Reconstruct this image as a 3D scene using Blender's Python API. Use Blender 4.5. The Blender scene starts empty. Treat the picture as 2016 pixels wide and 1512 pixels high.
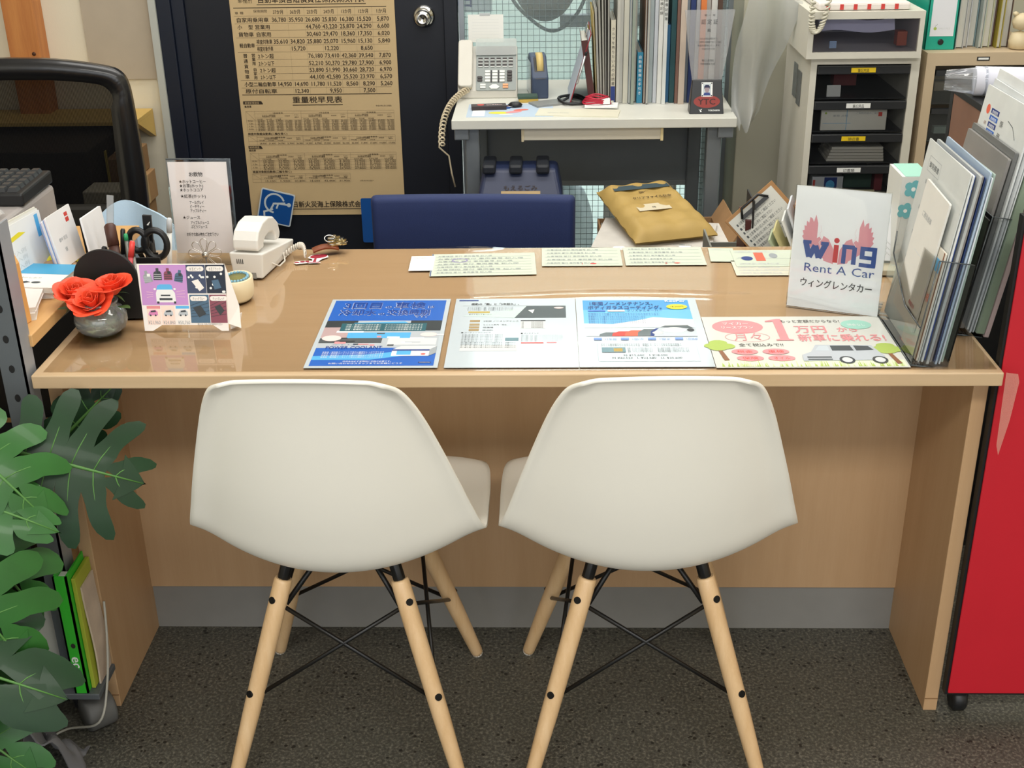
import bpy, bmesh, math, random
from mathutils import Vector, Matrix, Euler
random.seed(7)
SC = bpy.context.scene
COL = SC.collection
PI = math.pi

# ------------------------------------------------------------------ camera
cam_d = bpy.data.cameras.new('camera'); cam = bpy.data.objects.new('camera', cam_d); COL.objects.link(cam)
CAM = Vector((0.0552, -1.7288, 1.4750)); PITCH, YAW, ROLL, FPX = 0.43466, -0.03201, -0.01636, 2430.3
cp, sp, cy_, sy_ = math.cos(PITCH), math.sin(PITCH), math.cos(YAW), math.sin(YAW)
fw = Vector((sy_*cp, cy_*cp, -sp)); rt = Vector((cy_, -sy_, 0)); up = rt.cross(fw)
rt2 = math.cos(ROLL)*rt + math.sin(ROLL)*up; up2 = -math.sin(ROLL)*rt + math.cos(ROLL)*up
cam.matrix_world = Matrix(((rt2.x, up2.x, -fw.x, CAM.x), (rt2.y, up2.y, -fw.y, CAM.y), (rt2.z, up2.z, -fw.z, CAM.z), (0, 0, 0, 1)))
cam_d.sensor_width = 36.0; cam_d.lens = FPX/2016*36.0; cam_d.clip_start = 0.05; cam_d.clip_end = 60
SC.camera = cam

# ------------------------------------------------------------------ world, lights, exposure
wld = bpy.data.worlds.new('overcast'); SC.world = wld; wld.use_nodes = True
bg = wld.node_tree.nodes['Background']; bg.inputs[0].default_value = (0.94, 0.97, 1.0, 1); bg.inputs[1].default_value = 0.9
def area(name, loc, size, power, target, col=(1, 1, 1)):
    l = bpy.data.lights.new(name, 'AREA'); l.shape = 'RECTANGLE'; l.size, l.size_y = size; l.energy = power; l.color = col
    o = bpy.data.objects.new(name, l); COL.objects.link(o); o.location = loc
    o.rotation_euler = (Vector(target)-Vector(loc)).to_track_quat('-Z', 'Y').to_euler(); return o
# daylight of the glazed shop front behind the camera, two ceiling tube rows, daylight of the yard behind the wired glass
area('shopfront_daylight', (0.3, -4.3, 1.9), (5.0, 1.8), 50, (0.1, 1.0, 0.9), (0.97, 0.985, 1.0))
area('ceiling_tube_light', (0.1, -2.1, 2.68), (2.8, 0.5), 64, (0.1, -2.1, 0), (1.0, 0.975, 0.93))
area('ceiling_tube_light', (0.1, 0.25, 2.68), (2.8, 0.4), 31, (0.1, 0.25, 0), (1.0, 0.975, 0.93))
area('ceiling_tube_light', (0.1, 1.55, 2.68), (2.4, 0.35), 30, (0.1, 1.55, 0), (1.0, 0.975, 0.93))
area('yard_daylight', (0.2, 3.5, 2.6), (3.0, 1.6), 140, (0.2, 2.9, 0.3), (0.97, 0.98, 1.0))
SC.view_settings.view_transform = 'Standard'; SC.view_settings.look = 'None'
SC.view_settings.exposure = 0.0; SC.view_settings.gamma = 1.0; SC.view_settings.use_curve_mapping = False

# ------------------------------------------------------------------ materials
def C(h):
    h = h.lstrip('#'); r = []
    for i in (0, 2, 4):
        c = int(h[i:i+2], 16)/255; r.append(c/12.92 if c <= 0.04045 else ((c+0.055)/1.055)**2.4)
    return (*r, 1)
MATS = {}
def mat(name, col='#808080', rough=0.5, metal=0.0, noise=0.0, nscale=20.0, bump=0.0, bscale=200.0, coat=0.0, stretch=None, emit=0.0, spec=0.5, sss=0.0):
    """plain surface: base colour with a small procedural variation and fine relief"""
    if name in MATS: return MATS[name]
    m = bpy.data.materials.new(name); m.use_nodes = True; nt = m.node_tree; N, L = nt.nodes, nt.links
    b = N['Principled BSDF']; c = C(col) if isinstance(col, str) else col
    b.inputs['Base Color'].default_value = c; b.inputs['Roughness'].default_value = rough; b.inputs['Metallic'].default_value = metal
    b.inputs['Coat Weight'].default_value = coat; b.inputs['Specular IOR Level'].default_value = spec
    if coat: b.inputs['Coat Roughness'].default_value = 0.08
    if emit: b.inputs['Emission Color'].default_value = c; b.inputs['Emission Strength'].default_value = emit
    if noise or bump:
        tc = N.new('ShaderNodeTexCoord'); mp = N.new('ShaderNodeMapping'); L.new(tc.outputs['Object'], mp.inputs[0])
        if stretch: mp.inputs['Scale'].default_value = stretch
    if noise:
        n = N.new('ShaderNodeTexNoise'); n.inputs['Scale'].default_value = nscale; n.inputs['Detail'].default_value = 5
        L.new(mp.outputs[0], n.inputs['Vector'])
        mx = N.new('ShaderNodeMix'); mx.data_type = 'RGBA'; mx.blend_type = 'MULTIPLY'; mx.inputs['Factor'].default_value = 1.0
        mx.inputs[6].default_value = c
        rp = N.new('ShaderNodeMapRange'); rp.inputs[1].default_value = 0.3; rp.inputs[2].default_value = 0.7
        rp.inputs[3].default_value = 1-noise; rp.inputs[4].default_value = 1+noise*0.4
        L.new(n.outputs['Fac'], rp.inputs[0])
        cb = N.new('ShaderNodeCombineColor'); [L.new(rp.outputs[0], cb.inputs[i]) for i in range(3)]
        L.new(cb.outputs[0], mx.inputs[7]); L.new(mx.outputs[2], b.inputs['Base Color'])
    if bump:
        n2 = N.new('ShaderNodeTexNoise'); n2.inputs['Scale'].default_value = bscale; n2.inputs['Detail'].default_value = 3
        L.new(mp.outputs[0], n2.inputs['Vector']); bp = N.new('ShaderNodeBump'); bp.inputs['Strength'].default_value = bump; bp.inputs['Distance'].default_value = 0.002
        L.new(n2.outputs['Fac'], bp.inputs['Height']); L.new(bp.outputs[0], b.inputs['Normal'])
    MATS[name] = m; return m
def film(name, col='#ffffff', rough=0.05, ior=1.45, haze=0.0, hazecol='#ffffff', gloss=1.0):
    """thin clear plastic: see-through with a fresnel gloss and a little haze"""
    if name in MATS: return MATS[name]
    m = bpy.data.materials.new(name); m.use_nodes = True; nt = m.node_tree; N, L = nt.nodes, nt.links
    N.remove(N['Principled BSDF']); out = N['Material Output']
    t = N.new('ShaderNodeBsdfTransparent'); t.inputs[0].default_value = C(col)
    g = N.new('ShaderNodeBsdfGlossy'); g.inputs['Roughness'].default_value = rough; g.inputs[0].default_value = (gloss, gloss, gloss, 1)
    fr = N.new('ShaderNodeFresnel'); fr.inputs[0].default_value = ior
    mx = N.new('ShaderNodeMixShader'); L.new(fr.outputs[0], mx.inputs[0])
    if haze:
        d = N.new('ShaderNodeBsdfDiffuse'); d.inputs[0].default_value = C(hazecol); m2 = N.new('ShaderNodeMixShader'); m2.inputs[0].default_value = haze
        L.new(t.outputs[0], m2.inputs[1]); L.new(d.outputs[0], m2.inputs[2]); L.new(m2.outputs[0], mx.inputs[1])
    else: L.new(t.outputs[0], mx.inputs[1])
    L.new(g.outputs[0], mx.inputs[2]); L.new(mx.outputs[0], out.inputs[0])
    MATS[name] = m; return m
def wood(name, c1, c2, rough=0.4, axis=0, scale=1.0, coat=0.0, fine=0.5):
    """wood grain running along an object axis"""
    if name in MATS: return MATS[name]
    m = bpy.data.materials.new(name); m.use_nodes = True; nt = m.node_tree; N, L = nt.nodes, nt.links; b = N['Principled BSDF']
    tc = N.new('ShaderNodeTexCoord'); mp = N.new('ShaderNodeMapping'); s = [14*scale]*3; s[axis] = 0.8*scale; mp.inputs['Scale'].default_value = s
    L.new(tc.outputs['Object'], mp.inputs[0])
    n = N.new('ShaderNodeTexNoise'); n.inputs['Scale'].default_value = 2.0; n.inputs['Detail'].default_value = 8; n.inputs['Roughness'].default_value = 0.62
    L.new(mp.outputs[0], n.inputs['Vector'])
    n2 = N.new('ShaderNodeTexNoise'); n2.inputs['Scale'].default_value = 22.0; n2.inputs['Detail'].default_value = 4; L.new(mp.outputs[0], n2.inputs['Vector'])
    ad = N.new('ShaderNodeMath'); ad.operation = 'MULTIPLY_ADD'; ad.inputs[1].default_value = 0.35*fine; L.new(n2.outputs['Fac'], ad.inputs[0]); L.new(n.outputs['Fac'], ad.inputs[2])
    r = N.new('ShaderNodeValToRGB'); r.color_ramp.elements[0].position = 0.40; r.color_ramp.elements[1].position = 0.85
    r.color_ramp.elements[0].color = C(c1); r.color_ramp.elements[1].color = C(c2); L.new(ad.outputs[0], r.inputs[0])
    L.new(r.outputs[0], b.inputs['Base Color']); b.inputs['Roughness'].default_value = rough; b.inputs['Coat Weight'].default_value = coat
    b.inputs['Coat Roughness'].default_value = 0.12
    MATS[name] = m; return m

# ------------------------------------------------------------------ mesh building
class MB:
    """collects shapes and links them as ONE mesh object"""
    def __init__(s): s.v = []; s.f = []; s.mi = []; s.sm = []; s.mats = []
    def slot(s, m):
        if m not in s.mats: s.mats.append(m)
        return s.mats.index(m)
    def add(s, vs, fs, m, M=None, smooth=False):
        o = len(s.v); k = s.slot(m)
        for p in vs:
            p = Vector(p); s.v.append(M @ p if M is not None else p)
        for f in fs: s.f.append([i+o for i in f]); s.mi.append(k); s.sm.append(smooth)
        return s
    def box(s, x0, x1, y0, y1, z0, z1, m, M=None):
        vs = [(x, y, z) for z in (z0, z1) for y in (y0, y1) for x in (x0, x1)]
        return s.add(vs, [(0, 2, 3, 1), (4, 5, 7, 6), (0, 1, 5, 4), (2, 6, 7, 3), (0, 4, 6, 2), (1, 3, 7, 5)], m, M)
    def prism(s, poly, z0, z1, m, M=None, smooth=False):
        n = len(poly); vs = [(x, y, z0) for x, y in poly]+[(x, y, z1) for x, y in poly]
        s.add(vs, [tuple(reversed(range(n))), tuple(range(n, 2*n))], m, M)
        o = len(s.v)-2*n; k = s.slot(m)
        for i in range(n):
            j = (i+1) % n; s.f.append([o+i, o+j, o+n+j, o+n+i]); s.mi.append(k); s.sm.append(smooth)
        return s
    def poly(s, pts, m, M=None): return s.add(pts, [tuple(range(len(pts)))], m, M)
    def tube(s, path, r, m, n=8, M=None, closed=False, caps=True):
        P = [Vector(p) for p in path]; N = len(P); R = r if isinstance(r, (list, tuple)) else [r]*N
        vs = []; nrm = None
        for i, p in enumerate(P):
            t = (P[(i+1) % N]-P[i-1]) if closed else (P[min(i+1, N-1)]-P[max(i-1, 0)])
            t.normalize()
            if nrm is None: nrm = t.orthogonal().normalized()
            else:
                nrm = nrm-t*nrm.dot(t)
                if nrm.length < 1e-6: nrm = t.orthogonal()
                nrm.normalize()
            b = t.cross(nrm)
            for k in range(n): a = 2*PI*k/n; vs.append(p+(nrm*math.cos(a)+b*math.sin(a))*R[i])
        fs = []
        for i in range(N if closed else N-1):
            j = (i+1) % N
            for k in range(n): l = (k+1) % n; fs.append((i*n+k, i*n+l, j*n+l, j*n+k))
        s.add(vs, fs, m, M, True)
        if caps and not closed:
            o = len(s.v)-N*n; q = s.slot(m)
            s.f.append([o+k for k in reversed(range(n))]); s.f.append([o+(N-1)*n+k for k in range(n)]); s.mi += [q, q]; s.sm += [False, False]
        return s
    def lathe(s, prof, m, n=24, M=None, smooth=True, wob=None):
        vs = []
        for i, (r, z) in enumerate(prof):
            for k in range(n):
                a = 2*PI*k/n; q = r*(wob(a, z) if wob else 1); vs.append((q*math.cos(a), q*math.sin(a), z))
        fs = [(i*n+k, i*n+(k+1) % n, (i+1)*n+(k+1) % n, (i+1)*n+k) for i in range(len(prof)-1) for k in range(n)]
        s.add(vs, fs, m, M, smooth)
        o = len(s.v)-len(prof)*n; q = s.slot(m)
        if prof[0][0] > 1e-5: s.f.append([o+k for k in reversed(range(n))]); s.mi.append(q); s.sm.append(False)
        if prof[-1][0] > 1e-5: s.f.append([o+(len(prof)-1)*n+k for k in range(n)]); s.mi.append(q); s.sm.append(False)
        return s
    def grid(s, fn, nu, nv, m, M=None, smooth=True, skip=None):
        vs = [fn(i/nu, j/nv) for j in range(nv+1) for i in range(nu+1)]
        fs = [(j*(nu+1)+i, j*(nu+1)+i+1, (j+1)*(nu+1)+i+1, (j+1)*(nu+1)+i) for j in range(nv) for i in range(nu) if not (skip and skip(i, j))]
        return s.add(vs, fs, m, M, smooth)
    def build(s, name, parent=None, label=None, cat=None, group=None, kind=None, bevel=0, solid=0, sub=0, seg=2, M=None):
        me = bpy.data.meshes.new(name); me.from_pydata([tuple(p) for p in s.v], [], s.f)
        for m in s.mats: me.materials.append(m)
        me.polygons.foreach_set('material_index', s.mi); me.polygons.foreach_set('use_smooth', s.sm); me.update()
        o = bpy.data.objects.new(name, me); COL.objects.link(o)
        if parent is not None: o.parent = parent
        if M is not None: o.matrix_basis = M
        if sub: q = o.modifiers.new('sub', 'SUBSURF'); q.levels = q.render_levels = sub
        if solid:
            q = o.modifiers.new('solid', 'SOLIDIFY'); q.thickness = solid; q.offset = 0
            if not sub and not bevel: q = o.modifiers.new('split', 'EDGE_SPLIT'); q.split_angle = 0.9
        if bevel:
            q = o.modifiers.new('bevel', 'BEVEL'); q.width = bevel; q.segments = seg; q.limit_method = 'ANGLE'; q.angle_limit = 0.7; q.harden_normals = False
        tag(o, label, cat, group, kind); return o
def tag(o, label=None, cat=None, group=None, kind=None):
    if label: o['label'] = label
    if cat: o['category'] = cat
    if group: o['group'] = group
    if kind: o['kind'] = kind
    return o
def thing(name, label, cat, loc=(0, 0, 0), rz=0, group=None, M=None):
    o = bpy.data.objects.new(name, None); COL.objects.link(o); o.empty_display_size = 0.05
    if M is not None: o.matrix_world = M
    else: o.location = loc; o.rotation_euler = (0, 0, rz)
    return tag(o, label, cat, group)
def dup(root, label=None, loc=None, rz=None, group=None):
    r = root.copy(); COL.objects.link(r)
    if loc is not None: r.location = loc
    if rz is not None: r.rotation_euler = (0, 0, rz)
    if label: r['label'] = label
    if group: r['group'] = group
    for ch in root.children:
        c = ch.copy(); COL.objects.link(c); c.parent = r
        for g in ch.children: d = g.copy(); COL.objects.link(d); d.parent = c
    return r
def again(o, parent, M):
    """another piece with the same mesh data"""
    c = o.copy(); COL.objects.link(c); c.parent = parent; c.matrix_basis = M; return c
def T(x=0, y=0, z=0): return Matrix.Translation((x, y, z))
def RX(a): return Matrix.Rotation(a, 4, 'X')
def RY(a): return Matrix.Rotation(a, 4, 'Y')
def RZ(a): return Matrix.Rotation(a, 4, 'Z')
def frame(o, u, v):
    """matrix with local x along u, local y along v, local z the normal"""
    u = Vector(u).normalized(); v = Vector(v); v = (v-u*v.dot(u)).normalized(); n = u.cross(v)
    return Matrix(((u.x, v.x, n.x, o[0]), (u.y, v.y, n.y, o[1]), (u.z, v.z, n.z, o[2]), (0, 0, 0, 1)))
def rrect(w, h, r, n=4, x=0, y=0):
    p = []
    for cx, cy, a0 in ((w-r, h-r, 0), (r, h-r, 90), (r, r, 180), (w-r, r, 270)):
        for k in range(n+1): a = math.radians(a0+90*k/n); p.append((x+cx+r*math.cos(a), y+cy+r*math.sin(a)))
    return p
def ell(cx, cy, a, b, n=24, rot=0):
    c, s = math.cos(rot), math.sin(rot)
    return [(cx+a*math.cos(t)*c-b*math.sin(t)*s, cy+a*math.cos(t)*s+b*math.sin(t)*c) for t in (2*PI*k/n for k in range(n))]
def cat(P, n):
    """Catmull-Rom through points (tuples of any length)"""
    out = []
    for i in range(len(P)-1):
        p0, p1, p2, p3 = P[max(i-1, 0)], P[i], P[i+1], P[min(i+2, len(P)-1)]
        for k in range(n):
            t = k/n
            out.append(tuple(0.5*(2*b+(c-a)*t+(2*a-5*b+4*c-d)*t*t+(-a+3*b-3*c+d)*t**3) for a, b, c, d in zip(p0, p1, p2, p3)))
    out.append(tuple(P[-1])); return out

# ------------------------------------------------------------------ lettering: each glyph is meshed once, then set as flat print
GLY = {}
def load_glyphs(chars, bold):
    objs = []
    for ch in chars:
        for t in (ch, ch+ch):
            c = bpy.data.curves.new('g', 'FONT'); c.body = t; c.resolution_u = 2; c.offset = 0.0
            o = bpy.data.objects.new('g', c); COL.objects.link(o); objs.append((ch, o))
    bpy.context.view_layer.update(); dg = bpy.context.evaluated_depsgraph_get()
    tmp = {}
    for ch, o in objs:
        me = bpy.data.meshes.new_from_object(o.evaluated_get(dg)); vs = [tuple(p.co) for p in me.vertices]
        tmp.setdefault(ch, []).append((vs, [tuple(p.vertices) for p in me.polygons])); bpy.data.meshes.remove(me)
    for ch, (a, b) in tmp.items():
        mx = lambda q: max((p[0] for p in q[0]), default=0)
        GLY[(ch, bold)] = (a[0], a[1], (mx(b)-mx(a)) if a[0] else 0.3)
    for ch, o in objs: c = o.data; bpy.data.objects.remove(o); bpy.data.curves.remove(c)
class Sheet(MB):
    """flat print on a sheet: local x to the right, y up, z out of the paper; every layer lies 0.1 mm above the last"""
    def __init__(s, lay=0.00012): super().__init__(); s.z = 0.0002; s.lay = lay
    def up(s): s.z += s.lay; return s
    def rect(s, x0, y0, x1, y1, m):
        s.z += 3e-6; return s.add([(x0, y0, s.z), (x1, y0, s.z), (x1, y1, s.z), (x0, y1, s.z)], [(0, 1, 2, 3)], m)
    def shape(s, pts, m):
        s.z += 3e-6; return s.add([(x, y, s.z) for x, y in pts], [tuple(range(len(pts)))], m)
    def line(s, pts, w, m, closed=False):
        P = [Vector(p) for p in pts]
        if closed: P = P+[P[0]]
        for a, b in zip(P, P[1:]):
            d = (b-a)
            if d.length < 1e-7: continue
            d.normalize(); n = Vector((-d.y, d.x))*w/2; e = d*w/2 if len(P) > 2 else d*0
            s.shape([tuple(a-e+n*-1), tuple(b+e-n), tuple(b+e+n), tuple(a-e+n)], m)
        return s
    def text(s, t, x, y, h, m, w=None, align='l', bold=False, sx=1.0, gap=0.0):
        """h: size of one em; w: squeeze or stretch to this total width"""
        miss = [c for c in dict.fromkeys(t) if c != ' ' and (c, bold) not in GLY]
        if miss: load_glyphs(miss, bold)
        s.z += 3e-6; sc = h; adv = [GLY[(c, bold)][2] if c != ' ' else 0.3 for c in t]; tot = sum(adv)*sc*sx+gap*(len(t)-1)
        if w: sx = sx*w/max(tot, 1e-9); gap = gap*w/max(tot, 1e-9); tot = w
        if align == 'c': x -= tot/2
        if align == 'r': x -= tot
        for c, a in zip(t, adv):
            if c != ' ':
                vs, fs, _ = GLY[(c, bold)]
                for k, (ox, oy) in enumerate(((-.018, 0), (.018, .012), (0, -.014)) if bold else ((0, 0),)):
                    s.add([(x+(p[0]+ox)*sc*sx, y+(p[1]+oy)*sc, s.z+k*1.5e-6) for p in vs], fs, m)
            x += a*sc*sx+gap
        return s
def sheet_obj(name, w, h, m, M, label=None, cat=None, th=0.0006, parent=None, group=None, r=0):
    b = MB(); b.prism(rrect(w, h, r) if r else [(0, 0), (w, 0), (w, h), (0, h)], -th, 0, m)
    return b.build(name, parent, label, cat, group, M=M)
# ------------------------------------------------------------------ common materials
INK = mat('ink_black', '#2b2724', 0.8); INKB = mat('ink_brown', '#3a2d22', 0.8); WHITE = mat('paper_white', '#eef0ee', 0.7, noise=0.02)
BLACK = mat('black_plastic', '#17181a', 0.42, bump=0.08); BLACKM = mat('black_steel', '#141414', 0.38, metal=0.2)
CREAMP = mat('cream_paper', '#d8d5c2', 0.8, noise=0.04); HAZEP = mat('mat_hazed_paper', '#cbd4c2', 0.7, noise=0.04)  # slip paper tinted green: the vinyl mat's haze is put into the colour
GREY = mat('print_grey', '#9aa0a4', 0.8); LGREY = mat('print_light_grey', '#cfd3d4', 0.8); DGREY = mat('print_dark_grey', '#4a4f52', 0.8)
CLEAR = film('clear_acrylic', '#fbfcfc', 0.04, 1.45); CLEARSOFT = film('clear_sleeve', '#f0f2f2', 0.18, 1.4, haze=0.10)
STEEL = mat('grey_painted_steel', '#7c8286', 0.42, metal=0.35, noise=0.05); CHROME = mat('chrome', '#d8d8d6', 0.14, metal=1.0)
PHONEW = mat('phone_white', '#e2e0da', 0.42, noise=0.02); IVORY = mat('ivory_plastic', '#cfccc2', 0.45, noise=0.03)

# ------------------------------------------------------------------ room
def floor_mat():
    m = bpy.data.materials.new('terrazzo_vinyl_floor'); m.use_nodes = True; nt = m.node_tree; N, L = nt.nodes, nt.links; b = N['Principled BSDF']
    tc = N.new('ShaderNodeTexCoord')
    n1 = N.new('ShaderNodeTexNoise'); n1.inputs['Scale'].default_value = 180; n1.inputs['Detail'].default_value = 6; n1.inputs['Roughness'].default_value = 0.7; L.new(tc.outputs['Object'], n1.inputs['Vector'])
    r1 = N.new('ShaderNodeValToRGB'); e = r1.color_ramp.elements; e[0].position = 0.34; e[0].color = C('#3c3b36'); e[1].position = 0.68; e[1].color = C('#89867b')
    k = e.new(0.50); k.color = C('#504f49'); L.new(n1.outputs['Fac'], r1.inputs[0])
    vo = N.new('ShaderNodeTexVoronoi'); vo.inputs['Scale'].default_value = 62; vo.inputs['Randomness'].default_value = 1; L.new(tc.outputs['Object'], vo.inputs['Vector'])
    n2 = N.new('ShaderNodeTexNoise'); n2.inputs['Scale'].default_value = 30; L.new(tc.outputs['Object'], n2.inputs['Vector'])
    mm = N.new('ShaderNodeMath'); mm.operation = 'MULTIPLY_ADD'; mm.inputs[1].default_value = 0.5; L.new(n2.outputs['Fac'], mm.inputs[0]); L.new(vo.outputs['Distance'], mm.inputs[2])
    r2 = N.new('ShaderNodeValToRGB'); r2.color_ramp.elements[0].position = 0.38; r2.color_ramp.elements[0].color = (1, 1, 1, 1); r2.color_ramp.elements[1].position = 0.44; r2.color_ramp.elements[1].color = (0, 0, 0, 1); L.new(mm.outputs[0], r2.inputs[0])
    mx = N.new('ShaderNodeMix'); mx.data_type = 'RGBA'; L.new(r2.outputs[0], mx.inputs['Factor']); L.new(r1.outputs[0], mx.inputs[6]); mx.inputs[7].default_value = C('#25231f')
    n3 = N.new('ShaderNodeTexNoise'); n3.inputs['Scale'].default_value = 6; n3.inputs['Detail'].default_value = 3; L.new(tc.outputs['Object'], n3.inputs['Vector'])
    r3 = N.new('ShaderNodeValToRGB'); r3.color_ramp.elements[0].color = C('#e4e6e0'); r3.color_ramp.elements[1].color = C('#f2ede6'); L.new(n3.outputs['Fac'], r3.inputs[0])
    m2 = N.new('ShaderNodeMix'); m2.data_type = 'RGBA'; m2.blend_type = 'MULTIPLY'; m2.inputs['Factor'].default_value = 1; L.new(mx.outputs[2], m2.inputs[6]); L.new(r3.outputs[0], m2.inputs[7])
    L.new(m2.outputs[2], b.inputs['Base Color']); b.inputs['Roughness'].default_value = 0.55; return m
FLOOR = floor_mat()
MB().box(-2.6, 2.4, -4.4, 2.26, -0.05, 0, FLOOR).build('floor', kind='structure', label='dark grey speckled stone-look floor')
WALLC = mat('wall_cream', '#e4dcc6', 0.85, noise=0.03, nscale=3, bump=0.1)
WALLC_SHADED = mat('wall_cream_shaded', '#b9b6a2', 0.8, noise=0.04, nscale=4)  # the cream wall in shadow: shade is put into this darker olive tone
CEIL = mat('ceiling_white', '#e8e6df', 0.9, noise=0.02)
WY = 2.20
w = MB(); w.box(-2.6, -1.168, WY, WY+.12, 0, 2.7, WALLC); w.box(-1.168, -0.215, WY, WY+.12, 2.0, 2.7, WALLC); w.box(-0.215, 0.63, WY, WY+.12, 1.75, 2.7, WALLC); w.box(-.215, .63, WY, WY+.12, 0, .03, WALLC)
w.box(0.63, 2.4, WY, WY+.12, 0, 2.7, WALLC_SHADED)
wall_back = w.build('wall_back', kind='structure')
MB().box(0.625, 0.80, 1.98, 2.20, 0, 2.7, WALLC_SHADED).build('wall_pillar', kind='structure', bevel=.004)
MB().box(-2.72, -2.6, -4.4, 2.3, 0, 2.7, WALLC).build('wall_left', kind='structure')
MB().box(2.4, 2.52, -4.4, 2.3, 0, 2.7, WALLC).build('wall_right', kind='structure')
MB().box(-2.7, 2.5, -4.4, 2.3, 2.7, 2.8, CEIL).build('ceiling', kind='structure')
# tan panel and pine post on the left part of the back wall
PANEL = mat('tan_wall_panel', '#b7aa97', 0.75, noise=0.03)
MB().box(-1.387, -1.175, WY-.008, WY, .722, 2.0, PANEL).build('wall_panel', wall_back)
PINE = wood('pine_post', '#b56f38', '#d3914f', 0.5, axis=2, scale=1.2)
trim1 = MB().box(-1.607, -1.511, WY-.075, WY, 0, 2.7, PINE).build('trim_1', kind='structure', bevel=.003, label='orange pine post on the cream back wall')
k = MB(); k.lathe([(0.0, 0), (.006, .0005), (.006, .001), (0, .0012)], mat('knot', '#4a2713', .6), 12, T(-1.53, WY-.0755, .815) @ RX(PI/2)); k.build('wood_knot', trim1)
FRAMEW = mat('door_frame_white', '#b9bcb6', 0.5, noise=0.03)
f = MB(); f.box(-1.170, -1.148, WY-.03, WY+.02, 0, 2.02, FRAMEW); f.box(-1.170, -.215, WY-.03, WY+.02, 2.02, 2.06, FRAMEW); f.build('trim_2', kind='structure', label='pale aluminium frame strip of the navy door')
NAVY = mat('navy_door', '#0d121e', 0.48, noise=0.05, nscale=3)
NAVY2 = mat('navy_jamb', '#121a2b', 0.45, noise=0.05, nscale=3)
door = MB().box(-1.065, -.262, WY, WY+.045, 0, 2.0, NAVY).build('door_1', kind='structure', label='dark navy steel door', bevel=.002)
j = MB(); j.box(-1.148, -1.104, WY-.022, WY+.04, 0, 2.02, NAVY2); j.build('door_jamb', door, bevel=.002)
j = MB(); j.box(-1.104, -1.065, WY-.012, WY+.04, 0, 2.02, NAVY2); j.build('door_stop', door, bevel=.002)
j = MB(); j.box(-.262, -.22, WY-.018, WY+.04, 0, 2.02, NAVY); j.build('door_jamb', door, bevel=.002)
kn = MB(); Mk = T(-.3236, WY, .9035) @ RX(PI/2)
kn.lathe([(.034, 0), (.034, .004), (.027, .010), (.014, .013), (.013, .026), (.020, .031), (.0255, .040), (.0255, .052), (.021, .059), (.010, .062), (.009, .060), (0, .060)], CHROME, 28, Mk)
kn.build('door_knob', door)
# wired-glass window: aluminium frame, panes, wire grid, yard beyond
ALU = mat('aluminium_frame', '#9fa6ad', 0.35, metal=0.7)
win = MB(); win.box(-.216, -.200, WY-.01, WY+.05, .03, 1.75, ALU); win.box(.612, .63, WY-.01, WY+.05, .03, 1.75, ALU); win.box(-.2, .612, WY-.01, WY+.05, 1.72, 1.75, ALU); win.box(-.2, .612, WY-.01, WY+.05, .03, .07, ALU)
window = win.build('window_1', kind='structure', label='wired glass window behind the white bench')
GLASSW = film('wired_glass_pane', '#e9f1f0', 0.06, 1.45, haze=0.12, hazecol='#e2ecea')
MB().box(-.2, .612, WY+.018, WY+.024, .07, 1.72, GLASSW).build('pane', window)
wr = MB(); WIRE = mat('wire_grid', '#7f8a8c', 0.5, metal=0.4)
x = -.195
while x < .61: wr.box(x-.0007, x+.0007, WY+.0165, WY+.0175, .07, 1.72, WIRE); x += .019
z = .08
while z < 1.05: wr.box(-.2, .612, WY+.0166, WY+.0176, z-.0007, z+.0007, WIRE); z += .019
wr.build('wire_grid', window, kind='stuff')
YARD = mat('yard_concrete', '#c3cbc6', 0.8, noise=0.12, nscale=4)
MB().box(-2.0, 2.4, 2.32, 5.0, -.1, -.02, YARD).build('yard_ground', kind='structure', label='pale concrete yard beyond the wired glass')
MB().box(-2.0, 2.4, 4.2, 4.3, -.1, 2.2, mat('yard_wall', '#c2cbc7', .8, noise=.06, nscale=3)).build('wall_yard', kind='structure')
# ------------------------------------------------------------------ counter desk
H = 0.688
MAPLE = wood('maple_laminate', '#c2a782', '#caaf8c', 0.42, axis=0, scale=.9, coat=.1, fine=.8)
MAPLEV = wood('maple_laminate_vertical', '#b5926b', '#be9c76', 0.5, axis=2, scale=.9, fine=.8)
desk = thing('counter_desk', 'wide pale maple counter desk with two side panels', 'desk')
MB().box(-.75, .75, 0, .607, H-.0225, H, MAPLE).build('tabletop', desk, bevel=.002)
for s in (-1, 1):
    x0, x1 = (-.75, -.7263) if s < 0 else (.7263, .75)
    sp_ = MB().box(x0, x1, .052, .585, 0.0, H-.0225, MAPLEV).build('side_panel', desk, bevel=.0012)
    MB().box(x0+.0003, x1-.0003, .0508, .0522, .026, .0268, mat('panel_joint', '#7a5a38', .7)).build('foot_joint', sp_)
MB().box(-.7263, .7263, .292, .310, .099, H-.0225, MAPLEV).build('modesty_panel', desk)
MB().box(-.7263, .7263, .296, .312, 0, .099, mat('grey_kick_plate', '#86847f', .55, noise=.04)).build('kick_plate', desk)
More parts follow.
